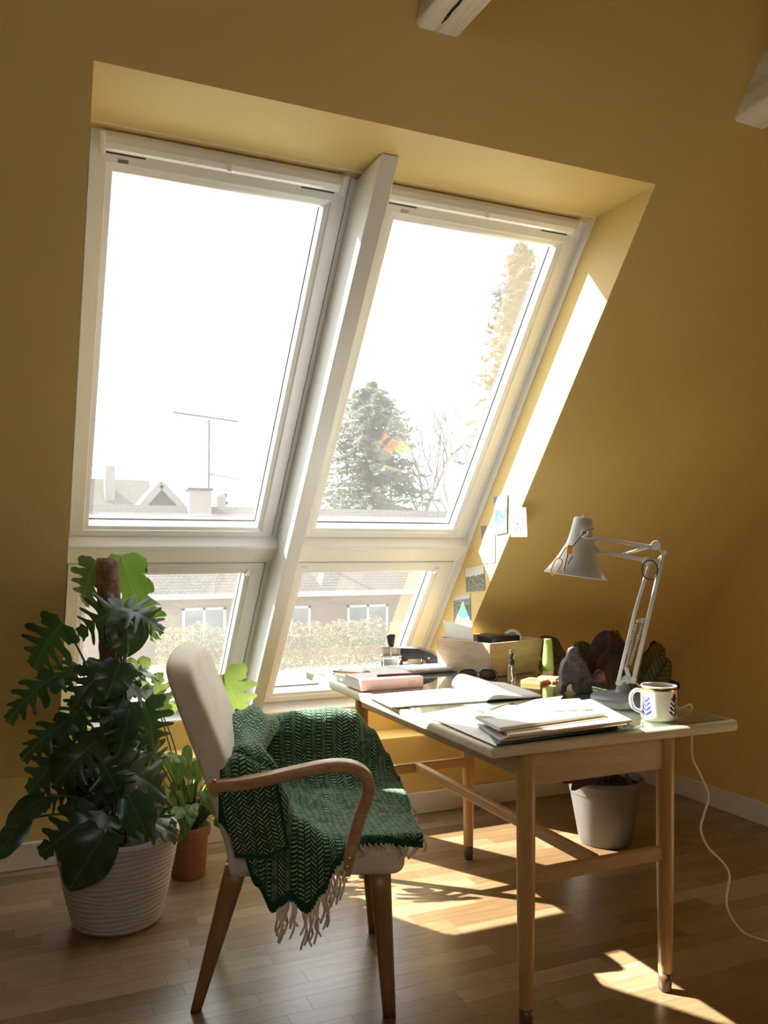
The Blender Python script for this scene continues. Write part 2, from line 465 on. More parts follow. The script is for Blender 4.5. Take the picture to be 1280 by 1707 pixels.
SN = -0.036                          # sash face lies this far behind the plane of the lining's edge
_K = 1.0 - SN / 2.434
def ax(v): return v * _K
def as_(v): return v * _K + 0.531 * (_K - 1.0)
def roof_window(n, fx, sx, gx, s0, s1, g0, g1, upper):
    sx = (ax(sx[0]), ax(sx[1])); gx = (ax(gx[0]), ax(gx[1])); s0, s1, g0, g1 = as_(s0), as_(s1), as_(g0), as_(g1)
    e = bpy.data.objects.new('window_%d' % n, None); e.location = wp(sx[0], s1, 0); COL.objects.link(e)
    tag(e, kind='structure')
    ft, fb = (0.0, s1 + 0.02) if upper else (s0 - 0.02, s1 + 0.012)
    mb = MB()
    ring(mb, fx[0], fx[1], ft, fb, sx[0] - 0.005, sx[1] + 0.005, s0 - 0.004, s1 + 0.005, SN - 0.075, SN - 0.004)
    fr = mb.build('frame', M['white'], e, bevel=0.002)
    mb = MB()      # linings between the frame and the plaster
    if n in (2, 4): wbox(mb, WX1 - 0.006, WX1, 0.0 if upper else 1.36, 1.36 if upper else as_(2.21) + 0.012, SN - 0.07, -0.001)
    else: wbox(mb, WX0, WX0 + 0.006, 0.0 if upper else 1.36, 1.36 if upper else as_(2.21) + 0.012, SN - 0.07, -0.001)
    if not upper: wbox(mb, fx[0], fx[1], as_(2.21) + 0.012, as_(2.21) + 0.020, SN - 0.07, 0.016)
    mb.build('lining', M['white'], e)
    mb = MB()      # the dark joint between frame and sash
    ring(mb, sx[0] - 0.006, sx[1] + 0.006, s0 - 0.004, s1 + 0.006, sx[0] + 0.01, sx[1] - 0.01, s0 + 0.01, s1 - 0.01, SN - 0.06, SN - 0.016)
    mb.build('joint_seal', M['gasket'], e)
    mb = MB()
    ring(mb, sx[0], sx[1], s0, s1, gx[0] - 0.016, gx[1] + 0.016, g0 - 0.014, g1 + 0.012, SN - 0.05, SN + 0.004)
    sash = mb.build('sash', M['white'], e, bevel=0.004)
    mb = MB()      # glazing bead stepping down to the pane
    ring(mb, gx[0] - 0.017, gx[1] + 0.017, g0 - 0.015, g1 + 0.013, gx[0], gx[1], g0, g1, SN - 0.05, SN - 0.001, SN - 0.006)
    mb.build('glazing_bead', M['white'], sash, bevel=0.002)
    mb = MB()      # outer cladding seen through the pane
    ring(mb, gx[0] - 0.014, gx[1] + 0.014, g0 - 0.014, g1 + 0.014, gx[0] - 0.001, gx[1] + 0.001, g0 - 0.001, g1 + 0.001, SN - 0.07, SN - 0.051)
    mb.build('outer_frame', M['white'], sash)
    mb = MB()
    ring(mb, gx[0] - 0.003, gx[1] + 0.003, g0 - 0.003, g1 + 0.003, gx[0] + 0.003, gx[1] - 0.003, g0 + 0.003, g1 - 0.003, SN - 0.050, SN - 0.045)
    mb.build('glass_seal', M['gasket'], sash)
    p = MB(); p.add([wp(x, s, SN - 0.0475) for x, s in ((gx[0]-0.008, g0-0.008), (gx[1]+0.008, g0-0.008), (gx[1]+0.008, g1+0.008), (gx[0]-0.008, g1+0.008))], [(0,1,2,3)])
    p.build('pane', M['pane'], e)
    if upper:
        # vent flap with a rounded front at the head of the sash
        prof = [(0.008, 0.0), (0.008, 0.018), (0.016, 0.030), (0.032, 0.034), (0.047, 0.030), (0.057, 0.018), (0.060, 0.004), (0.060, 0.0)]
        flap = MB().prism(prof, sx[0] + 0.022, sx[1] - 0.022, lambda q, x: wp(x, q[0] + s0, q[1] + SN)).build('vent_flap', M['white'], e, bevel=0.001)
        mb = MB()
        for xa in (sx[0] + 0.020, sx[1] - 0.034): wbox(mb, xa, xa + 0.014, s0 + 0.006, s0 + 0.062, SN + 0.003, SN + 0.038)
        mb.build('flap_end_cap', M['white'], flap, bevel=0.004)
        xm = (sx[0] + sx[1]) / 2
        mb = MB(); wbox(mb, xm - 0.006, xm + 0.006, s0 + 0.026, s0 + 0.048, SN + 0.030, SN + 0.041); mb.build('flap_grip', M['white'], flap, bevel=0.002)
        mb = MB(); wbox(mb, sx[0] + 0.04, sx[0] + 0.14, s0 + 0.0615, s0 + 0.0655, SN + 0.002, SN + 0.0052); wbox(mb, sx[1] - 0.14, sx[1] - 0.04, s0 + 0.0615, s0 + 0.0655, SN + 0.002, SN + 0.0052)
        mb.build('flap_slot', M['gasket'], e)
        mb = MB(); wbox(mb, gx[0] + 0.01, gx[0] + 0.036, s0 + 0.076, s0 + 0.084, SN + 0.003, SN + 0.0053); mb.build('type_plate', M['metal'], e)
        mb = MB().tube([wp(gx[0], g0 - 0.002, SN - 0.022), wp(gx[1], g0 - 0.002, SN - 0.022)], 0.013, 12)
        mb.build('blind_roll', M['white'], e, smooth=True)
    else:
        mb = MB(); wbox(mb, sx[0] + 0.06, sx[0] + 0.085, s0 + 0.014, s0 + 0.021, SN + 0.003, SN + 0.0053); mb.build('type_plate', M['metal'], e)
        mb = MB(); wbox(mb, gx[1] + 0.003, gx[1] + 0.017, g0 - 0.028, g0 + 0.004, SN - 0.01, SN + 0.008); mb.build('hinge_cover', M['metal'], e, bevel=0.002)
roof_window(1, (WX0, 0.936), (0.198, 0.900), (0.258, 0.842), 0.006, 1.304, 0.110, 1.268, True)
roof_window(2, (0.987, WX1), (0.986, 1.704), (1.066, 1.650), 0.006, 1.304, 0.110, 1.268, True)
roof_window(3, (WX0, 0.936), (0.200, 0.898), (0.258, 0.830), 1.430, 2.205, 1.486, 2.165, False)
roof_window(4, (0.987, WX1), (0.986, 1.704), (1.064, 1.628), 1.430, 2.205, 1.486, 2.165, False)

# ---- post between the windows, the two transoms, white lining strips
fy = lambda z: FP.y + (ZT - z) / TA
zpb = ZK + 0.008
tag(MB().prism([(fy(ZT) - 0.133, ZT - 0.001), (fy(ZT) + 0.150, ZT - 0.001), (fy(zpb + 0.13) + 0.150, zpb + 0.13), (fy(zpb) - 0.11, zpb), (fy(zpb) - 0.133, zpb)], 0.935, 0.988, yz).build('trim_1', M['white'], bevel=0.003), kind='structure')
tp = [(as_(1.306), SN - 0.06), (as_(1.306), SN - 0.003), (1.352, -0.004), (1.356, -0.001), (1.366, -0.001), (as_(1.42), SN + 0.006), (as_(1.428), SN - 0.002), (as_(1.428), SN - 0.06)]
for k, (a, b) in enumerate(((WX0 + 0.001, 0.935), (0.988, WX1 - 0.001))):
    tag(MB().prism(tp, a, b, lambda q, x: wp(x, q[0], q[1])).build('trim_%d' % (2 + k), M['white'], bevel=0.002), kind='structure')
mb = MB()
wbox(mb, WX0, WX1, -0.004, 0.004, SN - 0.06, 0.0)
tag(mb.build('trim_4', M['white']), kind='structure')

# ---- exposed tie beams
def beam(x0, x1, zb, h, label, crack):
    e = thing('ceiling_beam', ((x0 + x1) / 2, slope_y(zb + h / 2), zb), label, 'beam')
    rg = random.Random(int(x0 * 100))
    mb = MB(); n = 26
    y_end = 0.62
    ring_ = []
    for i in range(n):
        t = i / (n - 1)
        for (cx, cz) in ((x0, zb), (x1, zb), (x1, zb + h), (x0, zb + h)):
            yy = lerp(slope_y(cz) + 0.02, y_end, t)
            w = mnoise.noise(Vector((cx * 9, yy * 2.5, cz * 9))) * 0.010
            w2 = mnoise.noise(Vector((cx * 9 + 40, yy * 2.5, cz * 9))) * 0.003
            mb.v.append((cx + w, yy, cz + w2))
    for i in range(n - 1):
        for k in range(4):
            j = (k + 1) % 4
            mb.f.append((i*4+k, i*4+j, (i+1)*4+j, (i+1)*4+k))
    mb.f += [(0, 1, 2, 3), tuple((n-1)*4 + k for k in (3, 2, 1, 0))]
    mb.build('timber', M['beam'], e, bevel=0.012, bseg=3)
    if crack:
        pts = []
        for i in range(12):
            t = i / 11
            pts.append((lerp(x0 + 0.052, x0 + 0.050, t) + mnoise.noise(Vector((t * 9, 3, 1))) * 0.004, slope_y(zb) - 0.035 - t * 0.30, zb))
        mb = MB().tube(pts, [0.0007] + [0.0032] * 7 + [0.002] * 3 + [0.0006], 6)
        mb.map(lambda p: Vector((p.x, p.y, zb - 0.0005 + (p.z - zb) * 1.3)))
        mb.build('crack', M['crack'], e)
beam(0.899, 1.024, 2.452, 0.15, 'whitewashed timber beam end with a long crack, above the window post', True)
beam(1.925, 2.050, 2.440, 0.15, 'rough whitewashed timber beam end at the right edge of the picture', False)

# ================================================================== DESK
M['desk_wood'] = wood('golden_beech', (0.40, 0.22, 0.075), (0.56, 0.33, 0.125), 0.38, (22, 22, 2.0))
M['desk_rail'] = wood('golden_beech_rail', (0.40, 0.23, 0.085), (0.55, 0.34, 0.14), 0.42, (3, 3, 26))
M['apron'] = wood('pale_beech_apron', (0.50, 0.31, 0.155), (0.60, 0.40, 0.22), 0.45, (3, 14, 30))
M['ply'] = wood('pale_birch_board', (0.60, 0.49, 0.33), (0.74, 0.64, 0.48), 0.42, (2.5, 30, 34))
M['foot_cap'] = wood('dark_stained_foot', (0.075, 0.04, 0.022), (0.13, 0.075, 0.04), 0.35)
M['sheet_glass'] = glass_mat('green_tinted_sheet_glass', tint=(0.80, 0.86, 0.83), boost=1.7, rough=0.04)
DX0, DX1, DY0, DY1, DZ = 1.075, 1.885, 1.775, 3.180, 0.725
desk = thing('desk', ((DX0 + DX1) / 2, (DY0 + DY1) / 2, 0), 'pale wooden desk with a glass sheet on top and round golden legs', 'desk')
mb = MB().prism([(DX0, DY0), (DX1 - 0.02, DY0), (DX1, DY0 + 0.02), (DX1, DY1), (DX0, DY1)], DZ - 0.033, DZ - 0.005, lambda p, z: (p[0], p[1], z))
mb.build('tabletop', M['ply'], desk, bevel=0.009, bseg=3)
MB().box(DX0 + 0.028, DX1 - 0.022, DY0 + 0.022, DY1 - 0.02, DZ - 0.0049, DZ).build('glass_sheet', M['sheet_glass'], desk, bevel=0.001, bseg=1)
LX, LY = (1.193, 1.640), (1.812, 2.890)
for x in LX:
    for y in LY:
        mb = MB().lathe([(0.0185, 0.052), (0.0225, 0.30), (0.0240, 0.55), (0.0240, DZ - 0.033)], 24, (x, y, 0))
        lg = mb.build('leg', M['desk_wood'], desk, smooth=True, bevel=0.001)
        MB().lathe([(0.0125, 0.0), (0.0165, 0.004), (0.0185, 0.030), (0.0180, 0.0515)], 20, (x, y, 0)).build('foot_cap', M['foot_cap'], lg, smooth=True)
for y in LY:      # end aprons and low cross rails
    MB().box(LX[0] + 0.018, LX[1] - 0.018, y - 0.011, y + 0.011, DZ - 0.118, DZ - 0.033).build('apron', M['apron'], desk, bevel=0.003)
    MB().box(LX[0] + 0.012, LX[1] - 0.012, y - 0.011, y + 0.011, 0.358, 0.396).build('cross_rail', M['desk_rail'], desk, bevel=0.005)
for x in LX:
    MB().box(x - 0.010, x + 0.010, LY[0] + 0.018, LY[1] - 0.018, DZ - 0.100, DZ - 0.033).build('side_apron', M['apron'], desk, bevel=0.003)
MB().box(1.4165 - 0.012, 1.4165 + 0.012, LY[0] + 0.010, LY[1] - 0.010, 0.364, 0.398).build('long_stretcher', M['desk_rail'], desk, bevel=0.005)

# ================================================================== ARMCHAIR
M['cream'] = None
def _cream():
    t = NT('cream_wool_upholstery')
    c = t.coord('Object')
    n = t.noise(c, 14, 4); f = t.noise(c, 420, 2)
    t.set(**{'Base Color': t.ramp(n, [(0.3, (0.60, 0.545, 0.44)), (0.7, (0.68, 0.625, 0.52))]), 'Roughness': 0.92, 'Specular IOR Level': 0.2, 'Sheen Weight': 0.25})
    t.bump(f, 0.25, 0.002)
    return t.m
M['cream'] = _cream()
M['walnut'] = wood('warm_brown_beech', (0.20, 0.095, 0.035), (0.31, 0.165, 0.07), 0.36, (24, 24, 2.0))
M['arm_wood'] = wood('worn_brown_armrest', (0.33, 0.18, 0.08), (0.50, 0.32, 0.17), 0.34, (4, 26, 26))
M['brass'] = basic('aged_brass', (0.45, 0.30, 0.12), 0.35, 1.0)
CO = Vector((0.504, 2.39, 0)); CF = Vector((0.948, -0.317, 0)).normalized(); CL = Vector((-CF.y, CF.x, 0))
def ch(u, v, z): return CO + CF * u + CL * v + Vector((0, 0, z))
chair = thing('armchair', ch(0.27, 0, 0), 'cream upholstered armchair with bent wooden arms and splayed legs', 'armchair')
def loft_leg(top, bot, wt, wb):
    """tapered leg with rounded square section"""
    mb = MB(); n = 6; seg = 14
    top, bot = Vector(top), Vector(bot)
    for i in range(n + 1):
        t = i / n; c = top.lerp(bot, t); w = lerp(wt[0], wb[0], t); d = lerp(wt[1], wb[1], t)
        for k in range(seg):
            q = 2 * math.pi * k / seg
            cx, cy = math.cos(q), math.sin(q)
            e = 0.62
            sx = math.copysign(abs(cx) ** e, cx) * w / 2; sy = math.copysign(abs(cy) ** e, cy) * d / 2
            mb.v.append(tuple(c + CF * sx + CL * sy))
    for i in range(n):
        for k in range(seg):
            mb.f.append((i*seg+k, i*seg+(k+1) % seg, (i+1)*seg+(k+1) % seg, (i+1)*seg+k))
    mb.f += [tuple(range(seg)), tuple(reversed([n*seg+k for k in range(seg)]))]
    return mb
for v in (-1, 1):
    loft_leg(ch(0.480, v * 0.215, 0.372), ch(0.502, v * 0.240, 0.0), (0.056, 0.044), (0.034, 0.030)).build('leg', M['walnut'], chair, smooth=True)
    loft_leg(ch(0.112, v * 0.195, 0.385), ch(0.004, v * 0.172, 0.0), (0.062, 0.044), (0.028, 0.028)).build('leg', M['walnut'], chair, smooth=True)
def puff(fn, nu, nv, nw):
    """rounded cushion: fn(a, b, c) with a, b, c in [-1, 1]; returns the closed skin of the block"""
    mb = MB(); idx = {}
    def vid(i, j, k):
        key = (i, j, k)
        if key not in idx:
            idx[key] = len(mb.v); mb.v.append(tuple(fn(2*i/nu-1, 2*j/nv-1, 2*k/nw-1)))
        return idx[key]
    for i in range(nu):
        for j in range(nv):
            for k in (0, nw): mb.f.append((vid(i,j,k), vid(i+1,j,k), vid(i+1,j+1,k), vid(i,j+1,k)))
    for i in range(nu):
        for k in range(nw):
            for j in (0, nv): mb.f.append((vid(i,j,k), vid(i+1,j,k), vid(i+1,j,k+1), vid(i,j,k+1)))
    for j in range(nv):
        for k in range(nw):
            for i in (0, nu): mb.f.append((vid(i,j,k), vid(i,j+1,k), vid(i,j+1,k+1), vid(i,j,k+1)))
    return mb
def round_clip(a, b, c, r):
    """soften a unit cube towards a rounded box"""
    v = [a, b, c]; inner = [max(-(1-r), min(1-r, x)) for x in v]
    d = Vector([x - y for x, y in zip(v, inner)])
    if d.length > 1e-9:
        m = max(abs(x) for x in d)
        d = d.normalized() * m
    return [y + z for y, z in zip(inner, d)]
def seat_fn(a, b, c):
    a, b, c = round_clip(a, b, c, 0.22)
    u = 0.318 + a * 0.230
    v = b * (0.245 + 0.012 * a)
    z = 0.398 + c * 0.040
    if c > 0: z += 0.014 * (1 - a*a) * (1 - b*b)
    return ch(u, v, z)
puff(seat_fn, 14, 14, 6).build('seat', M['cream'], chair, smooth=True, sub=1)
BZ = [0.356, 0.431, 0.605, 0.772, 0.878, 0.935]; BU = [0.094, 0.086, 0.032, -0.026, -0.062, -0.074]   # rear line of the backrest
def lin(xs, ys, x):
    for i in range(len(xs) - 1):
        if x <= xs[i+1] or i == len(xs) - 2: return ys[i] + (ys[i+1] - ys[i]) * (x - xs[i]) / (xs[i+1] - xs[i])
def back_fn(a, b, c):
    # c: up, a: front/back, b: side
    a, b, c = round_clip(a, b, c, 0.13 if c < 0.6 else 0.18)
    t = (c + 1) / 2
    z = lerp(0.357, 0.932, t)
    th = 0.041 - 0.003 * t
    uc = lin(BZ, BU, z) + th
    w = 0.240 - 0.012 * t
    if c > 0: z -= 0.026 * (abs(b) ** 3.0) * c
    if c > 0.5: z -= 0.014 * (a + 1) * (c - 0.5)
    uu = uc + a * th - 0.014 * (1 - b*b) * (0.3 if a < 0 else 0.8) * t
    return ch(uu, b * w, z)
puff(back_fn, 8, 16, 24).build('backrest', M['cream'], chair, smooth=True, sub=1)
# bent armrests: flat wooden band that turns down in front of the seat
ARM = [(0.050, 0.606), (0.115, 0.612), (0.184, 0.624), (0.303, 0.650), (0.360, 0.658), (0.400, 0.654), (0.430, 0.638), (0.444, 0.612), (0.441, 0.580), (0.424, 0.530), (0.408, 0.470), (0.394, 0.415), (0.386, 0.378)]
for sgn in (-1, 1):
    pts = smooth_path([Vector((u, 0, z)) for u, z in ARM], 5)
    mb = MB(); n = len(pts)
    for i, p in enumerate(pts):
        t = (pts[min(i+1, n-1)] - pts[max(i-1, 0)]).normalized(); nr = Vector((-t.z, 0, t.x))
        f = i / (n - 1)
        w = interp([0, 0.2, 0.5, 0.75, 1], [0.038, 0.046, 0.050, 0.042, 0.038], f); h = interp([0, 0.3, 0.6, 1], [0.030, 0.028, 0.031, 0.028], f)
        vc = sgn * interp([0, 0.35, 0.6, 1], [0.262, 0.286, 0.288, 0.266], f)
        for (sw, sh) in ((-1, -0.6), (-0.8, -1), (0.8, -1), (1, -0.6), (1, 0.6), (0.8, 1), (-0.8, 1), (-1, 0.6)):
            q = p + nr * (sh * h / 2)
            mb.v.append(tuple(ch(q.x, vc + sw * w / 2, q.z)))
    for i in range(n - 1):
        for k in range(8): mb.f.append((i*8+k, i*8+(k+1) % 8, (i+1)*8+(k+1) % 8, (i+1)*8+k))
    mb.f += [tuple(range(8)), tuple(reversed([(n-1)*8+k for k in range(8)]))]
    arm = mb.build('armrest', M['arm_wood'], chair, smooth=True, bevel=0.002)
    for (u, z) in ((0.392, 0.402), (0.397, 0.424)):
        mb = MB().lathe([(0.006, 0.0), (0.005, 0.003), (0.0, 0.005)], 10)
        mb.map(lambda p: ch(u + p.x, sgn * (0.287 + p.z), z + p.y)); mb.build('screw', M['brass'], arm)
mb = MB().lathe([(0.006, 0.0), (0.005, 0.003), (0.0, 0.005)], 10); mb.map(lambda p: ch(0.062 + p.x, -(0.281 + p.z), 0.625 + p.y)); mb.build('screw', M['brass'], chair)

# ================================================================== THROW BLANKET
def _weave():
    t = NT('green_wool_weave')
    uv = t.node('ShaderNodeUVMap').outputs[0]
    sp = t.node('ShaderNodeSeparateXYZ'); t.link(uv, sp.inputs[0])
    U = t.math('MULTIPLY', sp.outputs[0], 58.0); V = t.math('MULTIPLY', sp.outputs[1], 92.0)
    col_i = t.math('FLOOR', U); fu = t.math('FRACT', U)
    par = t.math('MODULO', t.math('ABSOLUTE', col_i), 2.0)
    sgn = t.math('SUBTRACT', t.math('MULTIPLY', par, 2.0), 1.0)
    fv = t.math('FRACT', t.math('ADD', t.math('ADD', V, t.math('MULTIPLY', par, 0.5)), t.math('MULTIPLY', t.math('MULTIPLY', sgn, 1.1), t.math('SUBTRACT', fu, 0.5))))
    m1 = t.math('LESS_THAN', t.math('ABSOLUTE', t.math('SUBTRACT', fv, 0.5)), 0.17)
    m2 = t.math('LESS_THAN', t.math('ABSOLUTE', t.math('SUBTRACT', fu, 0.5)), 0.43)
    dash = t.math('MULTIPLY', m1, m2)
    nz = t.noise(t.coord('Object'), 240, 2)
    green = t.ramp(nz, [(0.3, (0.006, 0.036, 0.016)), (0.7, (0.014, 0.064, 0.028))])
    nb2 = t.noise(t.coord('Object'), 60, 2)
    cream = t.ramp(nb2, [(0.35, (0.10, 0.17, 0.10)), (0.6, (0.42, 0.46, 0.35))])
    att = t.node('ShaderNodeAttribute', attribute_name='hem')
    dash2 = t.math('MULTIPLY', dash, t.math('SUBTRACT', 1.0, att.outputs['Fac']))
    t.set(**{'Base Color': t.mix(dash2, green, cream), 'Roughness': 0.95, 'Specular IOR Level': 0.12, 'Sheen Weight': 0.3, 'Sheen Tint': (0.5, 0.7, 0.5)})
    h = t.math('ADD', t.math('MULTIPLY', dash, 0.8), t.math('MULTIPLY', nz, 0.6))
    t.bump(h, 0.6, 0.003)
    return t.m
M['weave'] = _weave()
M['yarn'] = basic('cream_wool_yarn', (0.74, 0.66, 0.54), 0.9, var=0.12, scale=60, bump=0.4, bscale=900)
# cross sections (v, z) of the cloth from its far hem over the far arm, across the seat, to the near hem, at several stations u
def blanket_section(u):
    # far hem height (outside the far arm)
    far = interp([0.07, 0.25, 0.45, 0.585], [0.50, 0.47, 0.40, 0.37], u)
    top = interp([0.07, 0.12, 0.178, 0.272, 0.385, 0.44, 0.50, 0.545, 0.585], [0.690, 0.676, 0.668, 0.686, 0.694, 0.684, 0.622, 0.545, 0.468], u)
    seat = 0.452 + 0.004 * math.sin(u * 30)
    seat = max(seat, interp([0.07, 0.12, 0.20, 0.30], [0.575, 0.55, 0.485, 0.45], u))
    bunch = interp([0.07, 0.11, 0.19, 0.27, 0.34], [0.640, 0.672, 0.630, 0.500, 0.460], u)      # heap beside the near arm
    edge = interp([0.07, 0.20, 0.42, 0.585], [0.600, 0.58, 0.470, 0.444], u)
    hang = interp([0.07, 0.12, 0.165, 0.205, 0.228, 0.250, 0.292, 0.33, 0.37, 0.40, 0.45, 0.585], [0.52, 0.47, 0.36, 0.292, 0.305, 0.318, 0.281, 0.33, 0.40, 0.448, 0.440, 0.430], u)
    inn = interp([0.07, 0.40, 0.60], [0.225, 0.21, 0.23], u)
    P = [(0.330, far), (0.335, (far + top) / 2), (0.332, top - 0.025), (0.300, top), (0.265, top - 0.008), (0.243, top - 0.05),
         (0.232, lerp(top, seat, 0.62)), (inn - 0.03, seat + 0.016), (0.10, seat + 0.004), (0.00, seat), (-0.10, lerp(seat, bunch, 0.35)), (-0.175, lerp(seat, bunch, 0.85)),
         (-0.222, bunch)]
    if u < 0.405:
        P += [(-0.250, lerp(bunch, hang, 0.22)), (-0.2635, lerp(bunch, hang, 0.5)), (-0.268, lerp(bunch, hang, 0.78)), (-0.270, hang)]
    else:
        k = min(1, (u - 0.405) / 0.04)
        P += [(-0.240 + 0.01 * k, lerp(bunch, hang, 0.3)), (-0.250 + 0.02 * k, lerp(bunch, hang, 0.6)), (-0.258 + 0.025 * k, lerp(bunch, hang, 0.85)), (-0.262 + 0.03 * k, hang)]
    return P
NU, NVV = 90, 150
sect = []
for i in range(NU):
    u = lerp(0.072, 0.588, i / (NU - 1))
    pts = smooth_path([Vector((0, v, z)) for v, z in blanket_section(u)], 12)
    L = [0.0]
    for a, b in zip(pts, pts[1:]): L.append(L[-1] + (b - a).length)
    row = []
    for j in range(NVV):
        s = L[-1] * j / (NVV - 1)
        k = 0
        while k < len(L) - 2 and L[k+1] < s: k += 1
        f = (s - L[k]) / max(L[k+1] - L[k], 1e-6)
        row.append((pts[k].lerp(pts[k+1], f), s))
    sect.append((u, row))
mb = MB(); hem = []
mb.uv = {}
for i, (u, row) in enumerate(sect):
    for j, (p, s) in enumerate(row):
        fj = j / (NVV - 1); fi = i / (NU - 1)
        q = Vector((u * 5.2, p.y * 5.2, p.z * 5.2))
        onseat = max(0.0, 1 - abs(fj - 0.55) / 0.22)
        w = mnoise.noise(q * 1.3) * 0.022 + mnoise.noise(q * 3.1) * 0.009
        fold = math.sin(u * 42 + p.y * 16 + 2.2 * mnoise.noise(q)) * 0.016 * onseat
        side = max(0.0, (fj - 0.78) / 0.22)
        ripple = math.sin(u * 60 + 1.2) * 0.010 * side
        uu = u + mnoise.noise(q * 1.1 + Vector((9, 2, 1))) * 0.012 * (1 - side)
        # soft waves on the top of the folds near the front edge
        ridge = 0.034 * math.exp(-((u - 0.335 - 0.05 * (fj - 0.6)) / 0.032) ** 2) * max(0.0, 1 - abs(fj - 0.62) / 0.15)
        dz = ridge + abs(w) * (0.6 if fj > 0.32 and fj < 0.8 else 0.25) + max(fold, 0) 
        dv = -abs(ripple) - abs(w) * side * 0.6 + (abs(w) * 0.5 if fj < 0.25 else 0)
        mb.v.append(tuple(ch(uu, p.y + dv, p.z + dz)))
        mb.uv[len(mb.v) - 1] = (u * 1.05 + 0.15 * p.y, s)
        hem.append(1.0 if (fj > 0.975 or fi < 0.02) else 0.0)
for i in range(NU - 1):
    for j in range(NVV - 1):
        mb.f.append((i*NVV+j, i*NVV+j+1, (i+1)*NVV+j+1, (i+1)*NVV+j))
throw = mb.build('throw_blanket', M['weave'], smooth=True, solid=0.006)
at = throw.data.attributes.new('hem', 'FLOAT', 'POINT')
for k, h in enumerate(hem): at.data[k].value = h
tag(throw, 'dark green woven wool throw with cream fringe draped over the armchair', 'blanket')
bv = [Vector(p) for p in mb.v]
# rolled heap of cloth standing against the backrest
mb = MB(); mb.uv = {}
HP = [(0.150, -0.232, 0.600), (0.150, -0.210, 0.648), (0.145, -0.165, 0.668), (0.135, -0.10, 0.668), (0.130, -0.02, 0.672), (0.125, 0.08, 0.676), (0.128, 0.17, 0.690), (0.14, 0.24, 0.690)]
hp = smooth_path([Vector(p) for p in HP], 6)
seg = 28
for i, p in enumerate(hp):
    f = i / (len(hp) - 1)
    r = 0.056 + 0.012 * math.sin(f * 9) - 0.01 * (f < 0.08)
    for k in range(seg + 1):
        q = 2 * math.pi * k / seg
        rr = r * (1 + 0.14 * math.sin(q * 3 + f * 8) + 0.10 * math.sin(q * 5 - f * 13))
        mb.v.append(tuple(ch(p.x + math.cos(q) * rr * 0.95 , p.y, p.z - 0.042 + math.sin(q) * rr * 1.05)))
        mb.uv[len(mb.v) - 1] = (f * 0.52, k / seg * 0.33)
for i in range(len(hp) - 1):
    for k in range(seg): mb.f.append((i*(seg+1)+k, i*(seg+1)+k+1, (i+1)*(seg+1)+k+1, (i+1)*(seg+1)+k))
n0 = len(mb.v)
for e in (0, len(hp) - 1):
    p = hp[e]; mb.v.append(tuple(ch(p.x, p.y + (-0.02 if e == 0 else 0.02), p.z - 0.042))); mb.uv[len(mb.v)-1] = (0, 0)
    for k in range(seg): mb.f.append((e*(seg+1)+k, e*(seg+1)+k+1, len(mb.v)-1))
mb.build('blanket_roll', M['weave'], throw, smooth=True)
# loose flap folded over on the near side, below the armrest
mb = MB(); mb.uv = {}; fh = []
NF = 26
for i in range(NF):
    for j in range(NF):
        a, b = i / (NF - 1), j / (NF - 1)
        zb = lerp(0.438, 0.455, a) - 0.012 * math.sin(a * math.pi)
        u_ = lerp(0.070 + 0.045 * b, 0.218 + 0.030 * b, a)
        z_ = lerp(0.622, zb, b)
        out = 0.262 + 0.018 * math.sin(b * math.pi * 0.55) + 0.007 * math.sin(a * 9 + b * 3) * b
        mb.v.append(tuple(ch(u_, -out - 0.012, z_))); mb.uv[len(mb.v) - 1] = (0.7 + a * 0.17, b * 0.19)
        fh.append(1.0 if (i >= NF - 2 or j >= NF - 2) else 0.0)
for i in range(NF - 1):
    for j in range(NF - 1): mb.f.append((i*NF+j, i*NF+j+1, (i+1)*NF+j+1, (i+1)*NF+j))
flap_ = mb.build('blanket_flap', M['weave'], throw, smooth=True, solid=0.005)
at = flap_.data.attributes.new('hem', 'FLOAT', 'POINT')
for k, h in enumerate(fh): at.data[k].value = h
# fringe: single twisted strands
def strand(p, ln, lean, rad, rg):
    pts = []
    x = Vector(p)
    cur = rg.uniform(-0.5, 0.5)
    for k in range(7):
        t = k / 6
        pts.append(x + CF * (lean[0] * t * ln + 0.010 * math.sin(t * 5 + cur * 4) * t) + CL * (lean[1] * t * ln + 0.006 * math.sin(t * 6 + cur * 7) * t) - Vector((0, 0, ln * t * lean[2])))
    return MB().tube(pts, [rad * 1.25, rad, rad, rad * 0.95, rad, rad * 1.1, rad * 0.8], 6)
rg = random.Random(5)
def bpt(fi, fj): return bv[int(round(fi * (NU - 1))) * NVV + int(round(fj * (NVV - 1)))]
cnt = 0
for i in range(44):                       # along the lower hanging hem
    f = lerp(0.28, 0.645, i / 43)
    if 0.375 < f < 0.40: continue
    p = bpt(f, 1.0)
    strand(p + Vector((0, 0, 0.004)), rg.uniform(0.055, 0.095), (rg.uniform(-0.12, 0.10), rg.uniform(-0.12, 0.02), 1.0), 0.0030, rg).build('tassel', M['yarn'], throw, smooth=True)
for i in range(30):                       # along the front edge over the seat and the far arm
    f = lerp(0.04, 0.93, i / 29)
    p = bpt(1.0, f)
    over = f > 0.34
    strand(p, rg.uniform(0.05, 0.085), (rg.uniform(0.02, 0.35), rg.uniform(-0.4, 0.3), 0.85 if not over else 0.6), 0.0032, rg).build('tassel', M['yarn'], throw, smooth=True)
for i in range(14):                       # curled strands lying on the seat front and its near side
    f = lerp(0.66, 0.98, i / 13)
    p = bpt(f, 1.0) + Vector((0, 0, 0.004))
    strand(p, rg.uniform(0.04, 0.06), (rg.uniform(-0.5, 0.7), rg.uniform(-0.12, 0.0), 0.6), 0.0032, rg).build('tassel', M['yarn'], throw, smooth=True)

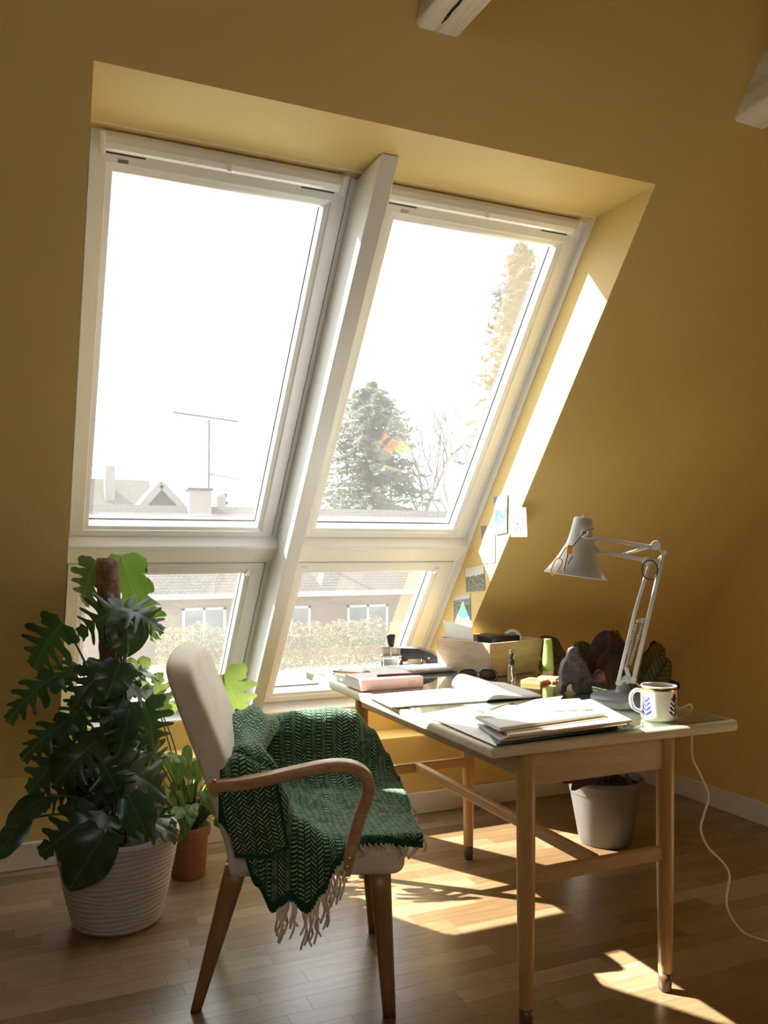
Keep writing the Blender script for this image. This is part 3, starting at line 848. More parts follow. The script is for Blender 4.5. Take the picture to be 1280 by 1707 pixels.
# ================================================================== ON THE DESK
M['paper'] = basic('white_paper', (0.80, 0.79, 0.76), 0.8, var=0.02)
M['cream_paper'] = basic('cream_paper', (0.72, 0.66, 0.52), 0.8, var=0.05)
M['kraft'] = basic('kraft_card', (0.52, 0.36, 0.20), 0.8, var=0.08)
M['pink'] = basic('pink_book_cloth', (0.80, 0.50, 0.47), 0.6, var=0.04)
M['black'] = basic('black_plastic', (0.018, 0.018, 0.02), 0.32)
M['black_matt'] = basic('black_matt', (0.02, 0.02, 0.022), 0.7)
M['dkgreen'] = basic('dark_green_card', (0.03, 0.075, 0.06), 0.6)
M['greycard'] = basic('grey_card', (0.42, 0.42, 0.44), 0.7)
M['mauve'] = basic('mauve_grey_cover', (0.30, 0.27, 0.31), 0.6)
M['orange'] = basic('orange_note_paper', (0.80, 0.34, 0.12), 0.75)
M['lime'] = basic('lime_note_paper', (0.66, 0.72, 0.10), 0.75)
M['rose'] = basic('pink_note_paper', (0.82, 0.36, 0.36), 0.75)
M['clear'] = glass_mat('clear_plastic', tint=(0.93, 0.95, 0.95), boost=1.6, rough=0.03)
M['lens'] = glass_mat('smoked_lens', tint=(0.22, 0.20, 0.24), boost=1.6, rough=0.02)

def sheet(name, px, z, th, mat, label, cat, curl=0.0, group=None):
    """flat thing lying on the desk, its outline given as picture corners of its upper face"""
    P = [on_z(x, y, z + th) for x, y in px]
    mb = MB().hexa([(p.x, p.y, z) for p in P], [(p.x, p.y, z + th) for p in P])
    return tag(mb.build(name, mat, bevel=min(0.001, th / 3), bseg=1), label, cat, group)
Z0 = DZ + 0.0002

# -- pink book and the pen on it
bk = thing('book', (1.20, 2.71, DZ), 'pink clothbound book lying near the left desk edge', 'book')
MB().box(1.0855, 1.316, 2.632, 2.790, Z0, Z0 + 0.003).build('back_cover', M['pink'], bk, bevel=0.001, bseg=1)
MB().box(1.0855, 1.316, 2.632, 2.790, Z0 + 0.034, Z0 + 0.037).build('front_cover', M['pink'], bk, bevel=0.001, bseg=1)
MB().box(1.0855, 1.316, 2.6315, 2.6345, Z0 + 0.001, Z0 + 0.036).build('spine', M['pink'], bk, bevel=0.001, bseg=1)
MB().box(1.0885, 1.313, 2.6345, 2.787, Z0 + 0.003, Z0 + 0.034).build('page_block', M['paper'], bk)
mb = MB().box(1.262, 1.2635, 2.6305, 2.6312, Z0 + 0.010, Z0 + 0.030)
for k in range(3): mb.tube([Vector((1.270 + k * 0.007 + 0.003 * math.cos(q), 2.6312, Z0 + 0.019 + 0.004 * math.sin(q))) for q in [i * math.pi / 5 for i in range(9)]], 0.0005, 4)
mb.build('spine_print', M['mauve'], bk)
pen = thing('pen', (1.25, 2.70, Z0 + 0.037), 'slim dark burgundy pen lying on the pink book', 'pen')
M['burgundy'] = basic('burgundy_lacquer', (0.07, 0.018, 0.028), 0.3)
pa, pb = Vector((1.165, 2.682, Z0 + 0.0412)), Vector((1.322, 2.668, Z0 + 0.0412))
MB().tube([pa, pa.lerp(pb, 0.65)], 0.0042, 10).build('barrel', M['burgundy'], pen, smooth=False)
MB().tube([pa.lerp(pb, 0.652), pa.lerp(pb, 0.97), pb], [0.0044, 0.0042, 0.003], 10).build('cap', M['burgundy'], pen)

# -- papers at the far left corner, pencil, folded newspaper, dark cloth
sheet('paper_sheet', [(556, 1124), (620, 1138), (652, 1118), (590, 1108)], Z0, 0.0006, M['cream_paper'], 'loose cream sheet at the far left corner of the desk', 'paper')
pl = thing('pencil', (1.16, 2.98, Z0), 'short wooden pencil with dark tip on the loose cream sheet', 'pencil')
a, b = on_z(558, 1119, Z0 + 0.005), on_z(601, 1122, Z0 + 0.005)
M['pencil'] = wood('pale_pencil_wood', (0.50, 0.36, 0.2), (0.62, 0.47, 0.28), 0.5)
MB().tube([a, a.lerp(b, 0.85), b], [0.004, 0.004, 0.0035], 6).build('shaft', M['pencil'], pl)
MB().tube([a + (a - b).normalized() * 0.012, a], [0.0008, 0.004], 6).build('tip', M['black'], pl)
NPx = (1.245, 1.585); NPy = (2.905, 3.035)
news = thing('newspaper', (1.42, 2.97, Z0), 'folded newspaper lying flat below the hole punch', 'newspaper')
mb = MB()
for k in range(5):
    prof = []
    for i in range(9):
        q = -math.pi / 2 - math.pi * i / 8
        prof.append((NPy[0] + 0.008 + math.cos(q) * (0.0085 - k * 0.0014), Z0 + 0.0095 + math.sin(q) * (0.0085 - k * 0.0014)))
    prof = [(NPy[1] - k * 0.004, Z0 + 0.0095 - (0.0085 - k * 0.0014))] + prof + [(NPy[1] - k * 0.004, Z0 + 0.0095 + (0.0085 - k * 0.0014))]
    for p, q in zip(prof, prof[1:]):
        mb.add([(NPx[0] + k * 0.002, p[0], p[1]), (NPx[1] - k * 0.003, p[0], p[1]), (NPx[1] - k * 0.003, q[0], q[1]), (NPx[0] + k * 0.002, q[0], q[1])], [(0, 1, 2, 3)])
def _news():
    t = NT('newsprint')
    c = t.coord('Object')
    w = t.node('ShaderNodeTexWave'); w.inputs['Scale'].default_value = 70; w.bands_direction = 'Y'; w.inputs['Distortion'].default_value = 1.5; t.link(c, w.inputs['Vector'])
    n = t.noise(c, 38, 2)
    ink = t.math('MULTIPLY', t.math('GREATER_THAN', n, 0.52), t.math('GREATER_THAN', w.outputs['Fac'], 0.55))
    t.set(**{'Base Color': t.mix(t.math('MULTIPLY', ink, 0.45), (0.66, 0.66, 0.63), (0.2, 0.2, 0.2)), 'Roughness': 0.85})
    return t.m
M['news'] = _news()
mb.build('folded_sheet', M['news'], news, solid=0.0006)
mb = MB()
def cloth_fn(i, j):
    x, y = i * 2 - 1, j * 2 - 1
    d = max(abs(x), abs(y))
    h = 0.024 * (1 - d ** 2) * (0.7 + 0.5 * mnoise.noise(Vector((x * 2, y * 2, 3))))
    p = on_z(lerp(596, 630, i), 1126 - 8 * j, Z0)
    return (1.215 + x * 0.045 + y * 0.03, 2.865 + y * 0.034 - x * 0.012, Z0 + 0.001 + max(h, 0))
mb.grid(12, 12, cloth_fn)
tag(mb.build('glasses_pouch', M['black_matt'], smooth=True, solid=0.002), 'small crumpled black cloth pouch behind the pink book', 'pouch')

# -- rubber stamp
st = thing('rubber_stamp', (1.410, 3.110, DZ), 'metal self-inking stamp with tapered black handle', 'stamp')
sx_, sy_ = 1.410, 3.110
rotS = Matrix.Rotation(-0.38, 4, 'Z')
def S(p): return Vector((sx_, sy_, Z0)) + rotS @ Vector(p)
def rbox(x0, x1, y0, y1, z0, z1): return MB().box(x0, x1, y0, y1, z0, z1).map(S)
rbox(-0.042, 0.042, -0.025, 0.025, 0.0, 0.004).build('base_frame', M['chrome'], st, bevel=0.001)
for x in (-0.040, 0.031): rbox(x, x + 0.009, -0.022, 0.022, 0.004, 0.048).build('side_plate', M['chrome'], st, bevel=0.001)
rbox(-0.042, 0.042, -0.024, 0.024, 0.046, 0.051).build('bridge', M['metal'], st, bevel=0.001)
rbox(-0.028, 0.028, -0.016, 0.016, 0.010, 0.036).build('type_block', M['metal'], st, bevel=0.001)
rbox(-0.037, 0.037, -0.019, 0.019, 0.082, 0.086).build('head_plate', M['chrome'], st, bevel=0.001)
for x in (-0.037, 0.030, -0.004): rbox(x, x + 0.007, -0.019, -0.017, 0.051, 0.082).build('head_post', M['chrome'], st)
rbox(-0.034, 0.034, -0.012, 0.016, 0.053, 0.080).build('window_block', M['cream_paper'], st)
rbox(0.036, 0.047, -0.026, -0.006, 0.0, 0.032).build('ink_lever', M['black'], st, bevel=0.002)
MB().lathe([(0.011, 0.086), (0.012, 0.090), (0.0185, 0.126), (0.018, 0.132), (0.012, 0.135)], 20).map(lambda p: S((p.x, p.y * 0.75, p.z))).build('handle', M['black'], st, smooth=True)

# -- hole punch
hp_ = thing('hole_punch', (1.535, 3.085, DZ), 'black two-hole punch with open lever behind the newspaper', 'hole punch')
rotP = Matrix.Rotation(-0.50, 4, 'Z')
def PP(p): return Vector((1.535, 3.095, Z0)) + rotP @ Vector(p)
MB().box(-0.075, 0.065, -0.040, 0.040, 0.0, 0.012).map(PP).build('base', M['black'], hp_, bevel=0.004)
for y in (-0.034, 0.026): MB().prism([(0.02, 0.010), (0.070, 0.010), (0.066, 0.034), (0.030, 0.048)], y, y + 0.008, lambda q, w: PP((q[0], w, q[1]))).build('cheek', M['black'], hp_, bevel=0.002)
mb = MB().prism([(-0.085, 0.058), (-0.080, 0.077), (-0.010, 0.076), (0.050, 0.056), (0.080, 0.036), (0.082, 0.016), (0.040, 0.014), (0.010, 0.034), (-0.045, 0.034), (-0.055, 0.024), (-0.070, 0.024)], -0.036, 0.036, lambda q, w: PP((q[0], w, q[1])))
mb.build('lever', M['black'], hp_, bevel=0.004)
MB().tube([PP((0.035, -0.043, 0.040)), PP((0.035, 0.043, 0.040))], 0.005, 10).build('hinge_pin', M['chrome'], hp_)
for y in (-0.025, 0.025): MB().tube([PP((0.005, y, 0.012)), PP((0.005, y, 0.045))], 0.004, 8).build('punch_pin', M['chrome'], hp_)
MB().box(-0.050, -0.010, -0.020, 0.020, 0.0725, 0.0745).map(PP).build('grip_plate', M['metal'], hp_, bevel=0.001)

# -- wooden box with its contents
M['boxwood'] = wood('worn_pale_wood', (0.42, 0.30, 0.185), (0.56, 0.43, 0.29), 0.6, (5, 5, 26))
wb = thing('wooden_box', (1.70, 2.88, DZ), 'worn wooden box without lid at the right back of the desk', 'box')
bo = Vector((1.632, 2.715, 0)); e1 = Vector((math.cos(0.25), math.sin(0.25), 0)); e2 = Vector((-math.sin(0.25), math.cos(0.25), 0))
BW, BL, BH = 0.262, 0.285, 0.128
def bx_(a, b, z): return bo + e1 * a + e2 * b + Vector((0, 0, z))
def wall4(name, pts_b, pts_t): MB().hexa(pts_b, pts_t).build(name, M['boxwood'], wb, bevel=0.003)
fl = 0.014; tt = 0.010     # flare of the sides and board thickness
Z1, Z2 = Z0, Z0 + BH
wall4('front_board', [bx_(0, 0, Z1), bx_(BW, 0, Z1), bx_(BW, tt, Z1), bx_(0, tt, Z1)], [bx_(-fl, -fl, Z2), bx_(BW+fl, -fl, Z2), bx_(BW+fl, tt-fl, Z2), bx_(-fl, tt-fl, Z2)])
wall4('back_board', [bx_(0, BL-tt, Z1), bx_(BW, BL-tt, Z1), bx_(BW, BL, Z1), bx_(0, BL, Z1)], [bx_(-fl, BL-tt, Z2), bx_(BW+fl, BL-tt, Z2), bx_(BW+fl, BL, Z2), bx_(-fl, BL, Z2)])
wall4('side_board', [bx_(0, tt, Z1), bx_(tt, tt, Z1), bx_(tt, BL-tt, Z1), bx_(0, BL-tt, Z1)], [bx_(-fl, tt-fl, Z2), bx_(tt-fl, tt-fl, Z2), bx_(tt-fl, BL-tt, Z2), bx_(-fl, BL-tt, Z2)])
wall4('side_board', [bx_(BW-tt, tt, Z1), bx_(BW, tt, Z1), bx_(BW, BL-tt, Z1), bx_(BW-tt, BL-tt, Z1)], [bx_(BW+fl-tt, tt-fl, Z2), bx_(BW+fl, tt-fl, Z2), bx_(BW+fl, BL-tt, Z2), bx_(BW+fl-tt, BL-tt, Z2)])
wall4('bottom_board', [bx_(tt, tt, Z1), bx_(BW-tt, tt, Z1), bx_(BW-tt, BL-tt, Z1), bx_(tt, BL-tt, Z1)], [bx_(tt, tt, Z1+0.008), bx_(BW-tt, tt, Z1+0.008), bx_(BW-tt, BL-tt, Z1+0.008), bx_(tt, BL-tt, Z1+0.008)])
cd = thing('greeting_card', bx_(0.03, 0.12, Z1 + 0.008), 'white card with a small grey oval emblem leaning inside the wooden box', 'card')
ca = [bx_(0.020, 0.085, Z1+0.010), bx_(0.022, 0.225, Z1+0.010), bx_(0.004, 0.262, Z1+0.196), bx_(-0.002, 0.092, Z1+0.178)]
nrm = (ca[1] - ca[0]).cross(ca[3] - ca[0]).normalized() * 0.0006
MB().hexa([p - nrm for p in ca], [p + nrm for p in ca]).build('card_leaf', M['paper'], cd)
cc = (ca[0] * 0.12 + ca[1] * 0.12 + ca[2] * 0.38 + ca[3] * 0.38); du = (ca[2] - ca[3]).normalized(); dv = (ca[3] - ca[0]).normalized()
mb = MB(); mb.add([cc + du * 0.016 * math.cos(q) + dv * 0.008 * math.sin(q) + (nrm * 1.6 if s_ else nrm * -1.6) for s_ in (0, 1) for q in [i * math.pi / 8 for i in range(16)]], [tuple(range(16)), tuple(range(16, 32))])
mb.build('emblem', M['greycard'], cd)
bb = MB(); bb.hexa([bx_(0.040, 0.028, Z1+0.085), bx_(0.205, 0.040, Z1+0.085), bx_(0.200, 0.115, Z1+0.085), bx_(0.035, 0.105, Z1+0.085)], [bx_(0.040, 0.028, Z1+0.148), bx_(0.205, 0.040, Z1+0.142), bx_(0.200, 0.115, Z1+0.142), bx_(0.035, 0.105, Z1+0.148)])
tag(bb.build('black_case', M['black'], bevel=0.004), 'glossy black case sticking out of the wooden box', 'case')
sup = MB(); sup.hexa([bx_(0.030, 0.02, Z1+0.0085), bx_(0.225, 0.02, Z1+0.0085), bx_(0.225, 0.26, Z1+0.0085), bx_(0.030, 0.26, Z1+0.0085)], [bx_(0.030, 0.02, Z1+0.084), bx_(0.225, 0.02, Z1+0.084), bx_(0.225, 0.26, Z1+0.084), bx_(0.030, 0.26, Z1+0.084)])
tag(sup.build('carton', M['kraft'], bevel=0.003), 'brown carton filling the bottom of the wooden box', 'carton')
def tape(name, c, ax, r0, r1, w, mat, label):
    ax = Vector(ax).normalized(); q = ax.to_track_quat('Z', 'Y')
    mb = MB(); seg = 28; prof = [(r0, -w/2), (r1, -w/2), (r1, w/2), (r0, w/2), (r0, -w/2)]
    for r, z in prof:
        for k in range(seg):
            t = 2 * math.pi * k / seg
            mb.v.append(tuple(Vector(c) + q @ Vector((r * math.cos(t), r * math.sin(t), z))))
    for i in range(4):
        for k in range(seg): mb.f.append((i*seg+k, i*seg+(k+1) % seg, (i+1)*seg+(k+1) % seg, (i+1)*seg+k))
    return tag(mb.build(name, mat, smooth=False, bevel=0.0008), label, 'tape roll')
M['tape'] = basic('cream_tape', (0.70, 0.66, 0.58), 0.35, var=0.08)
tape('tape_roll', bx_(0.226, 0.100, Z1 + 0.121), (-0.55, -0.75, 0.30), 0.024, 0.036, 0.022, M['tape'], 'large roll of cream tape standing at the right in the wooden box')
tape('tape_roll', bx_(0.130, 0.016, Z1 + 0.1085), (-0.1, -0.3, 1), 0.014, 0.023, 0.014, M['paper'], 'small white tape roll at the front of the wooden box')
tape('tape_roll', bx_(0.085, 0.190, Z1 + 0.119), (0.3, -0.6, 0.55), 0.025, 0.033, 0.016, M['clear'], 'clear tape roll behind the black case in the wooden box')

# -- sunglasses
sg = thing('sunglasses', (1.545, 2.66, DZ), 'black framed sunglasses with smoked lenses beside the wooden box', 'sunglasses')
rotG = Matrix.Rotation(-0.40, 4, 'Z') @ Matrix.Rotation(-0.55, 4, 'X')
def G(p): return Vector((1.540, 2.640, Z0 + 0.002)) + rotG @ Vector(p)
for sgn in (-1, 1):
    oval = []
    for i in range(24):
        q = 2 * math.pi * i / 24
        c, s = math.cos(q), math.sin(q)
        oval.append(Vector((sgn * 0.037 + math.copysign(abs(c) ** 0.7, c) * 0.030, 0.0, 0.0245 + math.copysign(abs(s) ** 0.7, s) * 0.0225 - 0.0015 * c * sgn)))
    rim = MB().tube([G(p) for p in oval + oval[:1]], 0.0034, 6, caps=False).build('rim', M['black'], sg, smooth=True)
    mb = MB(); mb.add([G(p + Vector((0, 0.001, 0))) for p in oval], [tuple(range(24))]); mb.build('lens', M['lens'], rim)
    arm_ = [G((sgn * 0.069, 0.0, 0.035)), G((sgn * 0.071, 0.030, 0.026)), G((sgn * 0.070, 0.0, 0.0)) + Vector((0.03 if sgn > 0 else 0.02, 0.085, 0.010))]
    arm_[2].z = Z0 + 0.004; arm_[1].z = Z0 + 0.026
    MB().tube(smooth_path(arm_, 5), 0.0026, 6).build('temple', M['black'], sg, smooth=True)
MB().tube([G((-0.008, 0, 0.033)), G((0, -0.002, 0.036)), G((0.008, 0, 0.033))], 0.003, 6).build('bridge', M['black'], sg, smooth=True)

# -- spray bottle
sb = thing('spray_bottle', (1.645, 2.590, DZ), 'small clear spray bottle with black pump beside the sunglasses', 'bottle')
c0 = (1.645, 2.590, Z0)
MB().lathe([(0.0, 0.0), (0.0138, 0.001), (0.0140, 0.003), (0.0140, 0.056), (0.011, 0.062), (0.0088, 0.064)], 24, c0).build('bottle_body', M['clear'], sb, smooth=True)
MB().lathe([(0.0094, 0.063), (0.0106, 0.064), (0.0106, 0.081), (0.0094, 0.082)], 24, c0).build('collar', M['black'], sb)
MB().lathe([(0.0070, 0.082), (0.0070, 0.104), (0.0055, 0.106)], 20, c0).build('pump', M['black'], sb)
MB().lathe([(0.0096, 0.082), (0.0096, 0.118), (0.0, 0.1185)], 20, c0).build('cap', M['clear'], sb, smooth=True)
MB().tube(smooth_path([(1.645, 2.590, Z0 + 0.062), (1.646, 2.589, Z0 + 0.035), (1.650, 2.590, Z0 + 0.010), (1.642, 2.587, Z0 + 0.004)], 5), 0.0016, 6).build('dip_tube', M['paper'], sb)

# -- squeeze tube
M['tube_green'] = basic('pale_green_plastic', (0.36, 0.50, 0.16), 0.35)
tb = thing('squeeze_tube', (1.852, 2.665, DZ), 'pale green squeeze tube standing on its pink cap', 'tube')
mb = MB(); seg = 24; lv = [(0.0, 1.0), (0.25, 0.9), (0.5, 0.66), (0.75, 0.36), (0.93, 0.10), (1.0, 0.06)]
for t, k in lv:
    for i in range(seg):
        q = 2 * math.pi * i / seg
        p = Matrix.Rotation(-0.5, 3, 'Z') @ Vector((math.cos(q) * lerp(0.0215, 0.0135, 1 - k if k < 1 else 0) , math.sin(q) * 0.0215 * k, 0))
        mb.v.append((1.852 + p.x, 2.665 + p.y, Z0 + 0.022 + t * 0.118))
for i in range(len(lv) - 1):
    for k in range(seg): mb.f.append((i*seg+k, i*seg+(k+1) % seg, (i+1)*seg+(k+1) % seg, (i+1)*seg+k))
mb.f += [tuple(range(seg)), tuple(((len(lv)-1)*seg + k) for k in range(seg))]
mb.build('tube_body', M['tube_green'], tb, smooth=True)
MB().lathe([(0.0195, 0.0), (0.0205, 0.004), (0.0205, 0.020), (0.019, 0.022)], 24, (1.852, 2.665, Z0)).build('cap', basic('pale_pink_cap', (0.80, 0.58, 0.55), 0.4), tb)

# -- sticky notes
def pad(name, c, ang, w, z, th, mat, label):
    r = Matrix.Rotation(ang, 3, 'Z'); P = [Vector(c) + r @ Vector((sx * w / 2, sy * w / 2, 0)) for sx, sy in ((-1,-1),(1,-1),(1,1),(-1,1))]
    mb = MB().hexa([(p.x, p.y, z) for p in P], [(p.x + 0.001, p.y, z + th) for p in P])
    return tag(mb.build(name, mat, bevel=0.0006, bseg=1), label, 'sticky notes')
pad('sticky_note_pad', (1.795, 2.555, 0), 0.15, 0.070, Z0, 0.007, M['rose'], 'pink sticky note pad, lowest of the three')
pad('sticky_note_pad', (1.785, 2.570, 0), 0.75, 0.068, Z0 + 0.0072, 0.006, M['lime'], 'lime yellow sticky note pad lying on the pink one')
pad('sticky_note_pad', (1.712, 2.545, 0), 0.55, 0.076, Z0, 0.013, M['orange'], 'orange sticky note pad beside the spray bottle')

# -- open notebook
nb = thing('notebook', (1.33, 2.47, DZ), 'open white notebook with one side of the pages arching up', 'notebook')
P = [on_z(x, y, Z0 + 0.004) for x, y in ((611, 1159), (653, 1178), (812, 1167.5), (752, 1147))]
MB().hexa([(p.x, p.y, Z0) for p in P], [(p.x, p.y, Z0 + 0.0045) for p in P]).build('flat_pages', M['paper'], nb, bevel=0.001, bseg=1)
sp0, sp1 = P[2], P[3]                        # spine end points (near, far)
arch = [(0.0, 0.003), (0.004, 0.022), (0.020, 0.040), (0.045, 0.044), (0.080, 0.034), (0.120, 0.020), (0.160, 0.012), (0.205, 0.007)]
ar = smooth_path([Vector((a, 0, z)) for a, z in arch], 4)
dx = Vector((0.985, -0.05, 0)); 
def arch_fn(off):
    def fn(i, j):
        p = ar[int(round(i * (len(ar) - 1)))]
        b = sp0.lerp(sp1, j)
        return Vector((b.x, b.y, Z0)) + dx * (p.x * (1.0 - 0.12 * off)) + Vector((0, 0, max(p.z * (1 - 0.35 * off) * (0.10 + 0.95 * math.sin(min(1.0, j * 1.7) * math.pi / 2)) , 0.0008) + 0.004 - 0.006 * off))
    return fn
mb = MB(); mb.grid(len(ar), 8, arch_fn(0.0)); mb.build('arched_page', M['paper'], nb, smooth=True, solid=0.0006)
for k, o_ in enumerate((0.12, 0.24)):
    mb = MB(); mb.grid(len(ar), 8, arch_fn(o_)); mb.build('arched_page', M['paper'], nb, smooth=True, solid=0.0006)
mb = MB(); mb.grid(len(ar), 8, arch_fn(0.40)); mb.build('cover', M['mauve'], nb, smooth=True, solid=0.0016)

# -- stack of papers, folders and envelopes at the front corner
sheet('paper_sheet', [(703, 1190), (826, 1243), (900, 1226), (772, 1177)], Z0, 0.0008, M['paper'], 'large white sheet lying flat on the desk under the folder stack', 'paper')
zz = Z0 + 0.001
def stk(name, px, th, mat, label, cat):
    global zz
    o = sheet(name, px, zz, th, mat, label, cat); zz += th + 0.0002; return o
stk('folder', [(828, 1240), (1030, 1212), (985, 1180), (800, 1203)], 0.004, M['dkgreen'], 'thin dark green folder at the bottom of the paper stack', 'folder')
stk('paper_pad', [(834, 1233), (1028, 1207), (972, 1178), (792, 1203)], 0.007, M['greycard'], 'grey white paper pad lying on the dark green folder', 'pad')
stk('envelope', [(841, 1230), (1046, 1207), (990, 1172), (806, 1200)], 0.003, M['kraft'], 'brown kraft envelope in the middle of the paper stack', 'envelope')
stk('folder', [(848, 1225), (1053, 1200), (985, 1165), (815, 1190)], 0.007, M['cream_paper'], 'cream folder with papers reaching furthest right in the stack', 'folder')
stk('envelope', [(846, 1221), (1010, 1197), (958, 1172), (806, 1200)], 0.002, M['kraft'], 'narrow brown envelope below the thick white pad', 'envelope')
stk('writing_pad', [(833, 1213), (1009, 1188), (960, 1170), (792, 1193)], 0.010, M['paper'], 'thick white writing pad near the top of the stack', 'pad')
stk('envelope', [(788, 1196), (952, 1194), (985, 1181), (845, 1175)], 0.0012, M['cream_paper'], 'flat cream envelope lying across the white writing pad', 'envelope')
stk('letter', [(803, 1194), (912, 1194), (938, 1160), (892, 1166)], 0.0010, M['paper'], 'folded white letter on top of the paper stack', 'letter')
stk('letter', [(905, 1186), (988, 1182), (965, 1164), (935, 1166)], 0.0010, M['cream_paper'], 'small cream letter at the right on top of the stack', 'letter')
mb = MB().lathe([(0.0, 0.0), (0.006, 0.002), (0.0085, 0.0085), (0.006, 0.015), (0.0, 0.017)], 16, tuple(on_z(811, 1216, Z0 + 0.004)))
tag(mb.build('glass_marble', M['clear'], smooth=True), 'little clear glass bead on the large white sheet', 'marble')

# -- dark iron animal-like lump
def _iron():
    t = NT('dark_cast_iron'); c = t.coord('Object')
    n = t.noise(c, 45, 6, 0.65)
    t.set(**{'Base Color': t.ramp(n, [(0.3, (0.045, 0.034, 0.034)), (0.7, (0.12, 0.10, 0.10))]), 'Roughness': 0.42, 'Metallic': 0.25, 'Specular IOR Level': 0.6})
    t.bump(n, 0.8, 0.006); return t.m
M['iron'] = _iron()
out2 = [(-0.050, 0.0), (-0.032, 0.0), (-0.030, 0.020), (-0.024, 0.028), (-0.016, 0.031), (-0.006, 0.024), (-0.004, 0.0), (0.058, 0.0), (0.052, 0.022), (0.062, 0.036), (0.050, 0.060), (0.036, 0.095), (0.018, 0.118), (0.006, 0.148), (-0.006, 0.152), (-0.018, 0.140), (-0.030, 0.115), (-0.044, 0.090), (-0.049, 0.060), (-0.046, 0.035), (-0.052, 0.015)]
ang = math.atan2(_R.y, _R.x)
mb = MB().prism(out2, -0.030, 0.030, lambda q, w: Vector((1.728, 2.335, Z0)) + _R * q[0] + _F * (w * (1.0 - 0.45 * (q[1] / 0.15) ** 2)) + Vector((0, 0, q[1])))
o = mb.build('iron_sculpture', M['iron'], smooth=True)
m = o.modifiers.new('remesh', 'REMESH'); m.mode = 'VOXEL'; m.voxel_size = 0.004; m.use_smooth_shade = True
m = o.modifiers.new('smooth', 'SMOOTH'); m.iterations = 6; m.factor = 0.6
tx = bpy.data.textures.new('lumps', 'CLOUDS'); tx.noise_scale = 0.022
m = o.modifiers.new('lumps', 'DISPLACE'); m.texture = tx; m.strength = 0.010; m.mid_level = 0.5; m.texture_coords = 'LOCAL'
tag(o, 'rough dark iron lump on stubby legs, shaped like an animal', 'sculpture')

# -- mug
M['china'] = basic('glazed_white_china', (0.80, 0.79, 0.77), 0.12, var=0.01)
M['lustre'] = basic('gold_lustre', (0.50, 0.33, 0.15), 0.2, 1.0)
M['cobalt'] = basic('cobalt_blue_glaze', (0.035, 0.055, 0.42), 0.15)
M['ink_blue'] = basic('dark_ink_glaze', (0.012, 0.010, 0.05), 0.15)
M['mug_pink'] = basic('dusty_pink_glaze', (0.50, 0.34, 0.32), 0.2)
mx, my, mr = 1.668, 1.868, 0.0485
mug = thing('mug', (mx, my, DZ), 'white china mug with cobalt leaf sprays and gold rim', 'mug')
MB().lathe([(0.0, 0.002), (mr - 0.006, 0.0), (mr - 0.001, 0.004), (mr, 0.012), (mr, 0.092), (mr + 0.0006, 0.0935), (mr - 0.001, 0.0955), (mr - 0.003, 0.094), (mr - 0.0035, 0.080), (mr - 0.0035, 0.012), (0.0, 0.008)], 48, (mx, my, Z0)).build('cup', M['china'], mug, smooth=True)
MB().lathe([(mr + 0.0003, 0.0835), (mr + 0.0006, 0.084), (mr + 0.0009, 0.0905), (mr + 0.0004, 0.0915)], 48, (mx, my, Z0)).build('rim_band', M['lustre'], mug, smooth=True)
hd = -_R
hpts = smooth_path([Vector((mx, my, Z0)) + hd * a + Vector((0, 0, z)) for a, z in ((mr - 0.002, 0.078), (mr + 0.014, 0.081), (mr + 0.027, 0.070), (mr + 0.029, 0.050), (mr + 0.020, 0.030), (mr - 0.002, 0.020))], 6)
MB().tube(hpts, 0.0055, 10).map(lambda p: p).build('handle', M['china'], mug, smooth=True)
a0 = math.atan2(-my, -mx)                       # direction from the mug towards the photographer
def onmug(t, z, lift=0.0004): return Vector((mx + (mr + lift) * math.cos(t), my + (mr + lift) * math.sin(t), Z0 + z))
def spray(tc, main, top):
    mb = MB().tube([onmug(tc, z) for z in (0.012, 0.03, 0.05, 0.066)], 0.0007, 5); mb.build('painted_stem', main, mug)
    for k in range(4):
        for sd in (-1, 1):
            z = 0.016 + k * 0.012; L_ = 0.42 - 0.05 * k
            pts = []
            for i in range(7):
                f = i / 6; w = 0.0042 * math.sin(math.pi * f) ** 0.8
                pts.append((f * L_ * sd, z + f * 0.014, w))
            vs = [onmug(tc + a, zc + w) for a, zc, w in pts] + [onmug(tc + a, zc - w) for a, zc, w in pts]
            mb = MB(); mb.add(vs, [(i, i+1, 8+i, 7+i) for i in range(6)]); mb.build('painted_leaf', main, mug)
    mb = MB(); mb.add([onmug(tc + 0.16 * math.cos(q), 0.068 + 0.009 * math.sin(q)) for q in [i * math.pi / 6 for i in range(12)]], [tuple(range(12))]); mb.build('painted_flower', top, mug)
spray(a0 - 0.78, M['cobalt'], M['mug_pink'])
spray(a0 + 0.98, M['ink_blue'], M['ink_blue'])

# ================================================================== DESK LAMP
M['lamp_grey'] = basic('light_grey_enamel', (0.52, 0.53, 0.52), 0.32, var=0.03)
M['base_grey'] = basic('slate_grey_enamel', (0.17, 0.18, 0.20), 0.36, var=0.05)
M['cord'] = basic('cream_cord', (0.72, 0.68, 0.60), 0.5)
LD = 2.600
lc = on_z(1038, 1174, DZ)
lamp = thing('desk_lamp', (lc.x, lc.y, DZ), 'grey balanced-arm desk lamp with cone shade and round heavy base', 'lamp')
def lp(x, y, d=0.0): return on_depth(x, y, LD + d)
MB().lathe([(0.094, 0.0), (0.097, 0.004), (0.097, 0.022), (0.092, 0.028), (0.060, 0.035), (0.026, 0.038), (0.020, 0.046), (0.0165, 0.072), (0.0150, 0.078), (0.0, 0.079)], 40, (lc.x, lc.y, Z0)).build('base', M['base_grey'], lamp, smooth=True)
piv = Vector((lc.x, lc.y, Z0 + 0.079))
